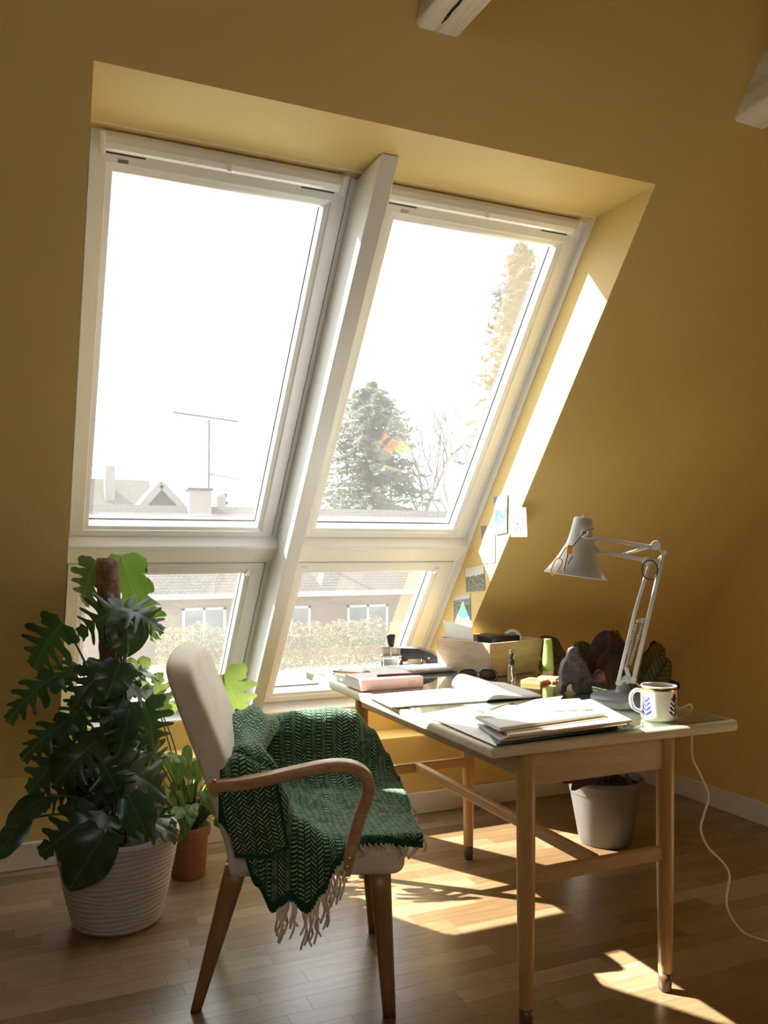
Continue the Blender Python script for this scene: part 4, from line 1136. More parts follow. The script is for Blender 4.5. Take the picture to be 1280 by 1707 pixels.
def lbar(name, pts, w, h, parent=lamp, d=0.0, mat='lamp_grey'):
    mb = MB()
    for a, b in zip(pts, pts[1:]): mb.bar(lp(*a, d), lp(*b, d), w, h, up=_F)
    return mb.build(name, M[mat], parent, bevel=0.001)
# foot bracket
MB().tube([piv - Vector((0, 0, 0.004)), lp(1047, 1128)], 0.0085, 12).build('swivel', M['lamp_grey'], lamp, smooth=True)
lbar('foot_bracket', [(1030, 1139), (1049, 1134), (1058, 1136)], 0.016, 0.010)
lbar('foot_bracket_arm', [(1050, 1134), (1043, 1112)], 0.012, 0.006)
for d in (-0.010, 0.010):
    lbar('lower_arm_rod', [(1030, 1138), (1058.5, 1019), (1084, 934)], 0.0095, 0.0075, d=d)
    lbar('lower_arm_rod', [(1056, 1132), (1106, 922)], 0.0115, 0.0085, d=d)
    lbar('upper_arm_rod', [(997, 897), (1092, 913)], 0.0105, 0.0075, d=d)
    lbar('upper_arm_rod', [(996, 918), (1076, 934)], 0.0105, 0.0075, d=d)
    lbar('elbow_plate', [(1080, 911), (1094, 910), (1108, 921), (1098, 934), (1084, 936)], 0.011, 0.004, d=d)
    lbar('head_plate', [(979, 911), (998, 895)], 0.010, 0.004, d=d)
    lbar('head_plate', [(984, 905), (997, 919)], 0.010, 0.004, d=d)
lbar('spacer', [(1061, 1036), (1075, 1033)], 0.010, 0.012)
def spring(a, b, d, r=0.0042, turns=26):
    A, B = lp(*a, d), lp(*b, d); ax_ = (B - A).normalized(); u = ax_.cross(_F).normalized(); v = ax_.cross(u)
    pts = [A.lerp(B, i / (turns * 6)) + (u * math.cos(i * math.pi / 3) + v * math.sin(i * math.pi / 3)) * r for i in range(turns * 6 + 1)]
    return MB().tube(pts, 0.0011, 4).build('spring', M['metal'], lamp, smooth=True)
for d in (-0.009, 0.009):
    spring((1060, 1040), (1043, 1114), d)
    spring((1072, 1036), (1050, 1108), d)
    spring((1033, 926), (1081, 912), d)
for (x, y, r) in ((1030, 1139, 4), (1056, 1133, 5), (1107, 921.5, 4.5), (1077, 935, 7), (1093, 909, 8), (998, 896, 4), (996, 918.5, 4), (979, 911.5, 4), (1084, 934, 4)):
    MB().tube([lp(x, y, -0.017), lp(x, y, 0.017)], r * LD / FPX, 14).build('joint_knob', M['lamp_grey'], lamp, bevel=0.0008)
# shade
ax0, ax1 = lp(972.5, 863), lp(959, 962)
axd = (ax1 - ax0); LN = axd.length; axd.normalize()
axd = (axd + _F * 0.015).normalized()
su = axd.cross(_F).normalized(); sv = su.cross(axd)
prof = [(0.006, 0.0), (0.025, 0.0005), (0.0285, 0.004), (0.0305, 0.025), (0.036, 0.062), (0.0405, 0.082), (0.046, 0.092), (0.058, 0.118), (0.075, 0.148), (0.0955, 0.178), (0.0945, 0.179), (0.073, 0.149), (0.056, 0.119), (0.044, 0.094), (0.038, 0.080)]
mb = MB(); seg = 40
for r, z in prof:
    for k in range(seg):
        q = 2 * math.pi * k / seg
        mb.v.append(tuple(ax0 + axd * z + (su * math.cos(q) + sv * math.sin(q)) * r))
for i in range(len(prof) - 1):
    for k in range(seg): mb.f.append((i*seg+k, i*seg+(k+1) % seg, (i+1)*seg+(k+1) % seg, (i+1)*seg+k))
mb.f.append(tuple(range(seg)))
shade = mb.build('lamp_shade', M['lamp_grey'], lamp, smooth=True)
MB().tube([ax0 - axd * 0.006, ax0 + axd * 0.002], 0.004, 10).build('switch_button', M['cord'], shade)
MB().bar(lp(979, 911), lp(968, 908), 0.014, 0.010, up=_F).build('shade_bracket', M['lamp_grey'], shade, bevel=0.001)
MB().tube([ax0 + axd * 0.085, ax0 + axd * 0.10, ax0 + axd * 0.125, ax0 + axd * 0.145, ax0 + axd * 0.155], [0.013, 0.018, 0.028, 0.026, 0.008], 16).build('bulb', basic('opal_bulb_glass', (0.85, 0.84, 0.80), 0.2), lamp, smooth=True)
# flex: small loop behind the shade, run off the desk and down to the floor
loop = [lp(994, 894, -0.02), lp(985, 897, -0.03), lp(974, 896, -0.048), lp(969, 890, -0.055), lp(972, 883, -0.055), lp(978, 884, -0.050), lp(979, 890, -0.045), lp(972, 895, -0.04), lp(968, 893, -0.036)]
MB().tube(smooth_path(loop, 6), 0.0024, 8).build('flex_loop', M['cord'], lamp, smooth=True)
cordp = [lp(1057, 1137, 0.01), lp(1072, 1146, 0.03), Vector((1.745, 1.965, DZ + 0.07)), Vector((1.772, 1.93, DZ + 0.016)), Vector((1.80, 1.925, DZ + 0.010)), Vector((1.845, 1.945, DZ + 0.012)), Vector((1.885, 1.972, DZ + 0.006)),
         Vector((1.902, 1.985, DZ - 0.02)), Vector((1.906, 1.990, 0.655)), on_x(1154, 1262, 1.915), on_x(1168, 1292, 1.94), on_x(1181, 1325, 1.96), on_x(1175, 1352, 1.955), on_x(1168, 1382, 1.95), on_x(1180, 1412, 1.97), on_x(1205, 1438, 2.01), on_x(1216, 1460, 2.03), on_x(1211, 1495, 2.02), on_x(1214, 1520, 2.02)]
fl0 = cordp[-1]
cordp += [on_z(1232, 1548, 0.02), on_z(1250, 1560, 0.004), on_z(1285, 1571, 0.0035), on_z(1330, 1578, 0.0035), Vector((2.45, 1.75, 0.0035)), Vector((2.80, 1.72, 0.0035)), Vector((2.99, 1.75, 0.0035))]
MB().tube(smooth_path(cordp, 6), 0.0033, 8).build('power_cord', M['cord'], lamp, smooth=True)
# things hanging on the lamp
hr = [lp(1083 + 13 * math.cos(q), 950 + 16 * math.sin(q), -0.022) for q in [i * math.pi / 14 for i in range(29)]]
tag(MB().tube(hr, 0.0020, 6, caps=False).build('hair_tie', M['black_matt'], smooth=True), 'thin black hair tie hanging at the elbow of the desk lamp', 'hair tie')
M['yellow'] = basic('bright_yellow_plastic', (0.85, 0.45, 0.03), 0.4)
ky = thing('key_ring', lp(930, 950, -0.07), 'yellow clip and orange carabiner on black string hung over the lamp shade', 'key ring')
MB().tube(smooth_path([lp(989, 881, -0.03), lp(975, 886, -0.06), lp(962, 902, -0.065), lp(953, 913, -0.068)], 5), 0.0013, 6).build('string', M['black_matt'], ky)
MB().tube(smooth_path([lp(944, 912, -0.07), lp(938, 921, -0.075), lp(931, 932, -0.085)], 4), 0.0013, 6).build('string', M['black_matt'], ky)
MB().bar(lp(950, 909, -0.070), lp(948, 924, -0.075), 0.016, 0.010, up=_F).build('yellow_clip', M['yellow'], ky, bevel=0.002)
MB().bar(lp(946, 924, -0.076), lp(939, 953, -0.090), 0.005, 0.005, up=_F).build('steel_tool', M['chrome'], ky, bevel=0.001)
cr = [lp(x, y, -0.098) for x, y in ((931, 931), (936, 933), (936, 940), (929, 952), (923, 958), (919, 956), (919, 949), (925, 935))]
MB().tube(smooth_path(cr, 4, True) + [cr[0]], 0.0020, 6, caps=False).build('carabiner', basic('orange_anodised', (0.85, 0.36, 0.03), 0.3, 0.6), ky, smooth=True)
mb = MB()
for (x, y) in ((949, 935), (951, 931), (946, 940)): mb.bar(lp(x, y, -0.086), lp(x + 3, y - 4, -0.086), 0.004, 0.002, up=_F)
mb.build('key', M['chrome'], ky)

# ================================================================== CARDS ON THE RIGHT REVEAL
def card(name, px, mat, label, lift=0.0015, cat='picture'):
    P = [on_x(x, y, WX1 - lift) for x, y in px]
    mb = MB().hexa([p for p in P], [p - Vector((0.0008, 0, 0)) for p in P])
    mb.uv = {}
    for k in range(8): mb.uv[k] = ((0, 1), (1, 1), (1, 0), (0, 0))[k % 4]
    return tag(mb.build(name, mat), label, cat)
def print_mat(name, fn):
    t = NT(name); uv = t.node('ShaderNodeUVMap').outputs[0]
    sp = t.node('ShaderNodeSeparateXYZ'); t.link(uv, sp.inputs[0])
    t.set(**{'Base Color': fn(t, uv, sp.outputs[0], sp.outputs[1]), 'Roughness': 0.55}); return t.m
def p_blue(t, uv, u, v):
    n = t.noise(uv, 3.0, 4)
    f = t.math('ADD', t.math('MULTIPLY', v, 0.6), t.math('MULTIPLY', n, 0.6))
    return t.ramp(f, [(0.2, (0.16, 0.21, 0.24)), (0.45, (0.10, 0.155, 0.18)), (0.6, (0.045, 0.085, 0.11)), (0.85, (0.20, 0.22, 0.25))])
def p_script(t, uv, u, v):
    n = t.noise(t.mapping(uv, (15, 22, 1)), 1.0, 1)
    rows = t.math('LESS_THAN', t.math('FRACT', t.math('MULTIPLY', v, 5.0)), 0.62)
    box = t.math('MULTIPLY', t.math('LESS_THAN', t.math('ABSOLUTE', t.math('SUBTRACT', u, 0.5)), 0.36), t.math('LESS_THAN', t.math('ABSOLUTE', t.math('SUBTRACT', v, 0.52)), 0.32))
    m = t.math('MULTIPLY', t.math('MULTIPLY', t.math('GREATER_THAN', n, 0.52), rows), box)
    return t.mix(m, (0.42, 0.42, 0.42), (0.012, 0.012, 0.012))
def p_pink(t, uv, u, v):
    n = t.noise(t.mapping(uv, (14, 22, 1)), 1.0, 1)
    line = t.math('ADD', t.math('LESS_THAN', t.math('ABSOLUTE', t.math('SUBTRACT', v, 0.72)), 0.06), t.math('LESS_THAN', t.math('ABSOLUTE', t.math('SUBTRACT', v, 0.32)), 0.03))
    m = t.math('MULTIPLY', t.math('MULTIPLY', line, t.math('GREATER_THAN', n, 0.5)), t.math('LESS_THAN', t.math('ABSOLUTE', t.math('SUBTRACT', u, 0.5)), 0.3))
    return t.mix(m, (0.24, 0.175, 0.16), (0.6, 0.58, 0.56))
def p_town(t, uv, u, v):
    n = t.noise(uv, 9.0, 5, 0.7)
    g = t.ramp(n, [(0.35, (0.05, 0.06, 0.04)), (0.5, (0.16, 0.17, 0.10)), (0.62, (0.35, 0.33, 0.28)), (0.75, (0.10, 0.11, 0.10))])
    sky = t.math('GREATER_THAN', t.math('ADD', v, t.math('MULTIPLY', t.noise(uv, 6, 3), 0.2)), 0.74)
    return t.mix(sky, g, (0.70, 0.68, 0.66))
def p_lake(t, uv, u, v):
    n = t.noise(uv, 16.0, 4, 0.7)
    g = t.ramp(n, [(0.36, (0.04, 0.07, 0.07)), (0.5, (0.14, 0.16, 0.12)), (0.62, (0.55, 0.55, 0.50)), (0.75, (0.10, 0.11, 0.08))])
    du_ = t.math('MULTIPLY', t.math('SUBTRACT', u, 0.62), 2.6); dv_ = t.math('MULTIPLY', t.math('SUBTRACT', v, 0.27), 5.0)
    lake = t.math('LESS_THAN', t.math('ADD', t.math('MULTIPLY', du_, du_), t.math('MULTIPLY', dv_, dv_)), 0.9)
    c = t.mix(lake, g, (0.04, 0.12, 0.28))
    dv2 = t.math('MULTIPLY', t.math('SUBTRACT', v, 0.50), 7.0)
    park = t.math('LESS_THAN', t.math('ADD', t.math('MULTIPLY', du_, du_), t.math('MULTIPLY', dv2, dv2)), 0.8)
    c = t.mix(park, c, (0.05, 0.13, 0.09))
    return t.mix(t.math('GREATER_THAN', v, 0.84), c, (0.55, 0.58, 0.62))
card('photo_print', [(823, 829), (846, 823), (845, 888), (825.5, 892)], print_mat('blue_photo_print', p_blue), 'tall pale blue photo print, uppermost on the window reveal', 0.004)
card('postcard', [(849, 845), (877, 846), (879, 895), (852, 895)], print_mat('white_card_print', p_script), 'white card with small dark lettering jutting past the reveal edge', 0.003)
card('postcard', [(802, 877), (825.4, 875), (825.4, 938), (803.5, 940)], print_mat('pink_card_print', p_pink), 'dusty pink card with white script below the pale blue print', 0.0015)
card('photo_print', [(776, 948), (806, 941), (808, 984), (777, 987)], print_mat('town_photo_print', p_town), 'photo of a town under a pale sky on the window reveal', 0.002)
card('photo_print', [(756, 995), (783.6, 990), (785, 1033), (756.4, 1036)], print_mat('lake_photo_print', p_lake), 'aerial photo with a blue lake, lowest on the window reveal', 0.0015)

# ================================================================== PLANTS
M['leaf_dark'] = leaf_mat('dark_glossy_leaf', (0.008, 0.028, 0.014), (0.018, 0.050, 0.024), (0.09, 0.20, 0.02), 0.16, 0.30, 0.55)
M['leaf_mid'] = leaf_mat('mid_green_leaf', (0.03, 0.10, 0.022), (0.055, 0.15, 0.035), (0.15, 0.27, 0.035), 0.42, 0.34)
M['leaf_lime'] = leaf_mat('yellow_green_leaf', (0.07, 0.13, 0.02), (0.14, 0.22, 0.035), (0.17, 0.23, 0.05), 0.38, 0.42)
M['stem'] = basic('green_brown_stem', (0.085, 0.10, 0.035), 0.5, var=0.2)
M['aerial'] = basic('brown_aerial_root', (0.16, 0.10, 0.055), 0.7, var=0.2)
M['soil'] = basic('dark_potting_soil', (0.028, 0.02, 0.014), 0.95, var=0.4, scale=60, bump=1.0, bscale=120)

def leaf_mesh(name, mat, lobes=6, split=0.55, wid=0.46, heart=0.10, tipk=1.0, cup=0.10, droop=0.25, wave=0.03, seed=0, sub=4, rnd=False, fing=0.34):
    """unit leaf: base at the origin, blade along +Y (length 1), face up +Z; the blade is cut into finger-like lobes from the edge inwards"""
    rg = random.Random(seed)
    mb = MB(); mb.uv = {}
    def width(t):
        t = min(1, max(0, t))
        if rnd: return wid * math.sin(math.pi * t) ** 0.55
        return wid * (math.sin(math.pi * t ** 0.68) ** 0.70) * (1 - 0.10 * t)
    for sd in (-1, 1):
        bnd = [k / lobes for k in range(lobes + 1)]
        for k in range(lobes):
            t0, t1 = bnd[k], bnd[k + 1]
            gap = split * rg.uniform(0.8, 1.15)
            if k in (0, lobes - 1): gap *= 0.5
            nr = 8
            n0 = len(mb.v)
            for a in range(nr + 1):
                ra = a / nr
                st = 1 - min(gap, 0.95)                      # where the slit starts
                sl = max(0.0, (ra - st) / max(1 - st, 1e-3)) if split > 0 else 0.0
                for b in range(sub + 1):
                    rb = b / sub; e = 2 * rb - 1
                    nar = (1 - fing * min(1, sl * 2.2)) if split > 0 else 1.0
                    tm = (t0 + t1) / 2 + e * (t1 - t0) / 2 * nar
                    wl = width(0.05 + 0.95 * ((t0 + t1) / 2 if split > 0 else tm))
                    if split > 0: wl = lerp(width(0.05 + 0.95 * tm), wl, sl)
                    # rounded finger tip
                    rr = ra - (0.20 * (abs(e) ** 2.5) * sl if split > 0 else 0.0)
                    sweep = rr * (0.20 + 0.06 * tm) * (1 - tm * 0.6) - heart * 2.2 * rr * max(0.0, 1 - tm * 3.0)
                    x = sd * wl * rr; y = tm * 0.95 + sweep
                    z = cup * 0.5 * rr - cup * 0.8 * rr * rr + wave * math.sin(tm * 13 + sd * 1.3 + seed) * rr + 0.02 * math.cos(e * 1.5) * sl
                    z2 = z - droop * y * y; y2 = y * (1 - 0.18 * droop * y)
                    mb.v.append((x, y2, z2)); mb.uv[len(mb.v) - 1] = (0.5 + 0.5 * x / max(wid, 0.01), y)
            for a in range(nr):
                for b in range(sub):
                    i = n0 + a * (sub + 1) + b
                    q = (i, i + 1, i + sub + 2, i + sub + 1)
                    mb.f.append(q if sd > 0 else tuple(reversed(q)))
    me = bpy.data.meshes.new(name); me.from_pydata(mb.v, [], mb.f); me.validate()
    lay = me.uv_layers.new(name='UVMap')
    for lpp in me.loops: lay.data[lpp.index].uv = mb.uv[lpp.vertex_index]
    for p in me.polygons: p.use_smooth = True
    me.materials.append(mat)
    return me
def put_leaf(me, parent, base, tip, face, name='leaf', wscale=1.0):
    base, tip, face = Vector(base), Vector(tip), Vector(face)
    y = tip - base; L = y.length; y.normalize()
    x = y.cross(face).normalized(); z = x.cross(y)
    o = bpy.data.objects.new(name, me); COL.objects.link(o)
    m = Matrix(((x.x, y.x, z.x, base.x), (x.y, y.y, z.y, base.y), (x.z, y.z, z.z, base.z), (0, 0, 0, 1)))
    o.parent = parent
    o.matrix_parent_inverse = parent_world(parent).inverted()
    loc, rot, sc = m.decompose()
    o.location = loc; o.rotation_euler = rot.to_euler(); o.scale = (L * wscale, L, L)
    return o
def stalk(parent, pts, r0, r1, mat='stem', name='stem', n=6):
    P = smooth_path(pts, n); m = len(P)
    return MB().tube(P, [lerp(r0, r1, i / (m - 1)) for i in range(m)], 6).build(name, M[mat], parent, smooth=True)

# ---- tall monstera on a moss pole in a ribbed white pot
pc = on_z(196, 1534, 0.0)
mon = thing('potted_monstera', (pc.x, pc.y, 0), 'tall dark green monstera on a moss pole in a ribbed pale pot', 'potted plant')
M['ribpot'] = basic('ribbed_pale_ceramic', (0.42, 0.385, 0.36), 0.6, var=0.05, bump=0.2)
prof = [(0.0, 0.0), (0.122, 0.0), (0.130, 0.004)]
NR = 19
for i in range(NR * 4 + 1):
    t = i / (NR * 4)
    r = lerp(0.130, 0.192, t ** 0.8); z = 0.006 + t * 0.285
    prof.append((r + 0.0055 * abs(math.sin(math.pi * i / 4)) , z))
prof += [(0.192, 0.296), (0.184, 0.296), (0.178, 0.28), (0.170, 0.24), (0.0, 0.24)]
mb = MB().lathe(prof, 64, (pc.x, pc.y, 0))
mb.map(lambda p: Vector((p.x, p.y, p.z + 0.0030 * math.sin(5 * math.atan2(p.y - pc.y, p.x - pc.x) + p.z * 60) * (1 if p.z > 0.02 else 0))))
mb.build('pot', M['ribpot'], mon, smooth=True)
mb = MB().lathe([(0.0, 0.262), (0.10, 0.262), (0.176, 0.258), (0.176, 0.25)], 32, (pc.x, pc.y, 0)); mb.build('soil', M['soil'], mon, smooth=True)
def _moss():
    t = NT('brown_coir_pole'); c = t.coord('Object')
    n = t.noise(c, 55, 6, 0.7)
    t.set(**{'Base Color': t.ramp(n, [(0.3, (0.075, 0.040, 0.022)), (0.7, (0.24, 0.15, 0.09))]), 'Roughness': 0.95})
    t.bump(n, 1.0, 0.01); return t.m
M['moss'] = _moss()
pt = on_y(179, 930, pc.y + 0.01)
mb = MB(); seg = 24; n = 60
for i in range(n + 1):
    t = i / n; c = Vector((pc.x, pc.y, 0.255)).lerp(pt, t)
    for k in range(seg):
        q = 2 * math.pi * k / seg
        r = 0.036 + 0.004 * mnoise.noise(Vector((math.cos(q) * 3, math.sin(q) * 3, c.z * 22))) + 0.003 * mnoise.noise(Vector((math.cos(q) * 9, math.sin(q) * 9, c.z * 60)))
        if i == n: r *= 0.86
        mb.v.append((c.x + r * math.cos(q), c.y + r * math.sin(q), c.z))
for i in range(n):
    for k in range(seg): mb.f.append((i*seg+k, i*seg+(k+1) % seg, (i+1)*seg+(k+1) % seg, (i+1)*seg+k))
mb.f.append(tuple(n*seg+k for k in range(seg)))
mb.build('moss_pole', M['moss'], mon, smooth=True)
LV = [leaf_mesh('monstera_leaf_a', M['leaf_dark'], 5, 0.72, 0.56, 0.14, droop=0.34, seed=1, fing=0.46),
      leaf_mesh('monstera_leaf_b', M['leaf_dark'], 6, 0.86, 0.54, 0.12, droop=0.45, wave=0.05, seed=2, fing=0.52),
      leaf_mesh('monstera_leaf_c', M['leaf_dark'], 6, 0.0, 0.44, 0.14, droop=0.22, seed=3),
      leaf_mesh('monstera_leaf_d', M['leaf_dark'], 5, 0.62, 0.54, 0.10, droop=0.38, wave=0.04, seed=4, fing=0.42)]
LM = leaf_mesh('monstera_leaf_bright', M['leaf_mid'], 6, 0.30, 0.44, 0.10, droop=0.12, wave=0.05, seed=5)
LM2 = leaf_mesh('monstera_leaf_bright_b', M['leaf_mid'], 5, 0.30, 0.46, 0.10, droop=0.25, seed=6)
PY = pc.y
# (base px, tip px, depth offset of base, of tip, face direction, mesh, width factor, stalk origin height)
up = Vector((0, -0.35, 0.95)); tocam = Vector((-0.25, -0.9, 0.35)); fwin = Vector((0.1, -0.95, 0.1))
leaves = [
    ((203, 925), (246, 1078), 0.10, 0.16, Vector((-0.75, -0.62, 0.15)), LM, 0.72, 0.80),
    ((160, 935), (118, 1012), 0.10, 0.14, Vector((-0.5, -0.8, 0.4)), LV[3], 0.9, 0.85),
    ((205, 1012), (128, 1040), -0.08, -0.12, Vector((0.0, -0.75, 0.65)), LV[1], 1.25, 0.70),
    ((205, 1012), (275, 1030), -0.08, -0.16, Vector((0.1, -0.75, 0.65)), LV[1], 1.05, 0.70),
    ((212, 1022), (214, 1088), -0.10, -0.17, Vector((0.0, -0.9, 0.4)), LV[2], 1.15, 0.70),
    ((104, 1040), (40, 1112), 0.02, 0.02, Vector((-0.3, -0.85, 0.45)), LV[0], 1.1, 0.60),
    ((130, 1108), (84, 1142), 0.00, -0.05, Vector((0.0, -0.6, 0.8)), LV[3], 1.0, 0.58),
    ((92, 1128), (0, 1184), -0.02, -0.08, Vector((-0.2, -0.6, 0.75)), LV[0], 0.75, 0.55),
    ((182, 1108), (118, 1165), -0.06, -0.14, Vector((-0.1, -0.8, 0.6)), LV[3], 0.9, 0.60),
    ((200, 1105), (178, 1160), -0.10, -0.17, Vector((0.1, -0.9, 0.45)), LV[2], 1.1, 0.60),
    ((210, 1120), (275, 1108), -0.02, 0.02, Vector((0.1, -0.55, 0.85)), LV[1], 0.75, 0.62),
    ((212, 1140), (288, 1165), -0.05, -0.03, Vector((0.1, -0.6, 0.8)), LV[1], 0.9, 0.58),
    ((240, 1170), (272, 1255), -0.08, -0.10, Vector((0.2, -0.9, 0.35)), LV[0], 0.95, 0.55),
    ((205, 1165), (168, 1240), -0.10, -0.16, Vector((-0.1, -0.95, 0.3)), LV[3], 0.9, 0.52),
    ((215, 1185), (205, 1252), -0.12, -0.18, Vector((0.2, -0.95, 0.3)), LV[3], 1.0, 0.50),
    ((150, 1160), (95, 1215), -0.04, -0.10, Vector((-0.3, -0.7, 0.65)), LV[1], 0.9, 0.55),
    ((118, 1200), (30, 1246), -0.05, -0.12, Vector((-0.2, -0.6, 0.75)), LV[0], 0.72, 0.45),
    ((140, 1195), (72, 1232), 0.05, 0.05, Vector((-0.2, -0.7, 0.65)), LV[3], 0.9, 0.45),
    ((125, 1240), (34, 1312), -0.04, -0.08, Vector((-0.3, -0.8, 0.5)), LV[3], 0.92, 0.42),
    ((160, 1235), (85, 1300), -0.10, -0.16, Vector((-0.2, -0.85, 0.45)), LV[0], 0.95, 0.42),
    ((175, 1250), (120, 1320), 0.08, 0.08, Vector((-0.2, -0.85, 0.45)), LV[0], 1.0, 0.40),
    ((190, 1275), (297, 1318), -0.10, -0.14, Vector((0.1, -0.75, 0.65)), LV[0], 0.95, 0.40),
    ((170, 1270), (215, 1345), -0.14, -0.18, Vector((0.0, -0.9, 0.4)), LV[1], 0.9, 0.38),
    ((240, 1240), (285, 1290), 0.06, 0.08, Vector((0.2, -0.8, 0.5)), LV[0], 1.0, 0.42),
    ((75, 1328), (6, 1368), -0.06, -0.10, Vector((-0.1, -0.55, 0.8)), LV[2], 0.8, 0.34),
    ((40, 1368), (-12, 1428), -0.06, -0.10, Vector((-0.4, -0.8, 0.5)), LV[2], 0.75, 0.34),
    ((165, 1330), (100, 1352), 0.10, 0.10, Vector((-0.1, -0.8, 0.5)), LV[2], 0.8, 0.34),
    ((195, 1352), (312, 1372), -0.14, -0.18, Vector((0.0, -0.62, 0.78)), LV[3], 0.68, 0.32),
    ((165, 1355), (62, 1415), -0.14, -0.19, Vector((-0.15, -0.85, 0.5)), LV[3], 0.85, 0.32),
    ((180, 1360), (150, 1430), -0.17, -0.22, Vector((-0.05, -0.9, 0.45)), LV[0], 1.05, 0.32),
    ((172, 1392), (112, 1488), -0.20, -0.22, Vector((-0.1, -0.95, 0.25)), LV[2], 0.95, 0.31),
    ((215, 1330), (255, 1400), -0.17, -0.21, Vector((0.1, -0.9, 0.4)), LV[2], 0.9, 0.34),
    ((150, 1300), (62, 1330), 0.02, 0.0, Vector((-0.2, -0.7, 0.7)), LV[1], 0.8, 0.36),
    ((205, 1215), (150, 1285), -0.02, -0.02, Vector((-0.1, -0.9, 0.3)), LV[3], 1.0, 0.42),
    ((180, 1130), (140, 1100), 0.06, 0.08, Vector((-0.2, -0.8, 0.5)), LV[2], 0.9, 0.6),
    ((225, 1200), (285, 1215), 0.03, 0.06, Vector((0.2, -0.8, 0.5)), LV[1], 0.9, 0.5),
]
rg = random.Random(3)
for _ in range(14):          # smaller leaves filling the middle of the plant
    bx0 = rg.uniform(110, 250); by0 = rg.uniform(1110, 1340); an = rg.uniform(0.2, 2.9); ln_ = rg.uniform(45, 75)
    leaves.append(((bx0, by0), (bx0 + math.cos(an) * ln_, by0 + abs(math.sin(an)) * ln_ * 0.9), rg.uniform(-0.10, 0.12), rg.uniform(-0.14, 0.12), Vector((rg.uniform(-0.3, 0.3), -0.85, rg.uniform(0.2, 0.7))), rg.choice((LV[1], LV[1], LV[0], LV[3])), rg.uniform(0.6, 0.9), rg.uniform(0.40, 0.6)))
for (b, t, d0, d1, fc, me_, ws, hz) in leaves:
    B = on_y(b[0], b[1], PY + d0); T = on_y(t[0], t[1], PY + d1)
    put_leaf(me_, mon, B, T, fc, wscale=ws * 1.0)
    ax_ = lerp(pc.x, pt.x, max(0, (hz - 0.255) / 0.93))
    root = Vector((ax_ + rg.uniform(-0.04, 0.04), pc.y - rg.uniform(0.035, 0.06), max(0.262, min(hz - 0.06, B.z - 0.02))))
    if B.z < 0.42: root.z = 0.262
    mid = root.lerp(B, 0.55) + Vector((0, -0.01, 0.05))
    stalk(mon, [root, mid, B - (T - B).normalized() * 0.004], 0.0046, 0.0030)
for k in range(5):            # climbing main stems along the pole
    a = -2.4 + k * 0.42
    stalk(mon, [Vector((lerp(pc.x, pt.x, z_) + (0.040 + 0.006 * math.sin(z_ * 11 + k)) * math.cos(a), pc.y + 0.044 * math.sin(a), z_)) for z_ in (0.255, 0.40, 0.55, 0.70, 0.82 - 0.05 * k)], 0.008, 0.006, n=4, mat='stem' if k % 2 else 'aerial', name='climbing_stem')
for k in range(5):
    a = rg.uniform(-2.6, -0.6); z_ = rg.uniform(0.36, 0.62)
    stalk(mon, [Vector((pc.x + 0.04 * math.cos(a), pc.y + 0.04 * math.sin(a), z_)), Vector((pc.x + 0.09 * math.cos(a), pc.y + 0.10 * math.sin(a), z_ - 0.06)), Vector((pc.x + 0.10 * math.cos(a + 0.2), pc.y + 0.11 * math.sin(a + 0.2), 0.262))], 0.0026, 0.0018, 'aerial', 'aerial_root')

# ---- small plant in a terracotta pot behind the armchair
tc = on_z(314, 1459, 0.0)
M['terracotta'] = basic('terracotta', (0.29, 0.115, 0.055), 0.8, var=0.1, bump=0.15)
tp_ = thing('potted_pothos', (tc.x, tc.y, 0), 'bushy yellow green plant in a terracotta pot behind the armchair', 'potted plant')
MB().lathe([(0.0, 0.0), (0.058, 0.0), (0.061, 0.004), (0.072, 0.150), (0.078, 0.151), (0.080, 0.158), (0.081, 0.186), (0.078, 0.190), (0.070, 0.188), (0.068, 0.165), (0.0, 0.163)], 40, (tc.x, tc.y, 0)).build('pot', M['terracotta'], tp_, smooth=True, bevel=0.002)
MB().lathe([(0.0, 0.176), (0.05, 0.174), (0.069, 0.170)], 24, (tc.x, tc.y, 0)).build('soil', M['soil'], tp_, smooth=True)
LL = [leaf_mesh('pothos_leaf_a', M['leaf_lime'], 4, 0.0, 0.30, 0.08, droop=0.30, seed=11), leaf_mesh('pothos_leaf_b', M['leaf_lime'], 4, 0.0, 0.24, 0.06, droop=0.45, seed=12),
      leaf_mesh('pothos_leaf_c', M['leaf_mid'], 4, 0.0, 0.28, 0.08, droop=0.35, seed=13)]
top = Vector((tc.x, tc.y, 0.176))
for k in range(96):
    a = rg.uniform(0, 2 * math.pi); el = rg.uniform(0.30, 1.45); ln = rg.uniform(0.06, 0.33)
    d = Vector((math.cos(a) * math.cos(el), math.sin(a) * math.cos(el) * 0.45 - 0.12, math.sin(el)))
    B = top + Vector((rg.uniform(-0.04, 0.04), rg.uniform(-0.04, 0.04), 0)) + d * ln
    T = B + Vector((d.x * 0.08, d.y * 0.08 - 0.01, rg.uniform(-0.06, 0.045)))
    if (T - B).length < 0.03 or B.y > 3.33 or T.y > 3.36: continue
    put_leaf(rg.choice(LL), tp_, B, B + (T - B).normalized() * rg.uniform(0.07, 0.115), Vector((rg.uniform(-0.4, 0.4), -0.7, 0.7)), wscale=rg.uniform(0.9, 1.3))
    stalk(tp_, [top + Vector((rg.uniform(-0.03, 0.03), rg.uniform(-0.03, 0.03), 0)), top.lerp(B, 0.6) + Vector((0, 0, 0.02)), B], 0.0022, 0.0015, n=4)
LF = leaf_mesh('lobed_leaf', M['leaf_lime'], 4, 0.62, 0.56, 0.16, droop=0.35, wave=0.02, seed=21)
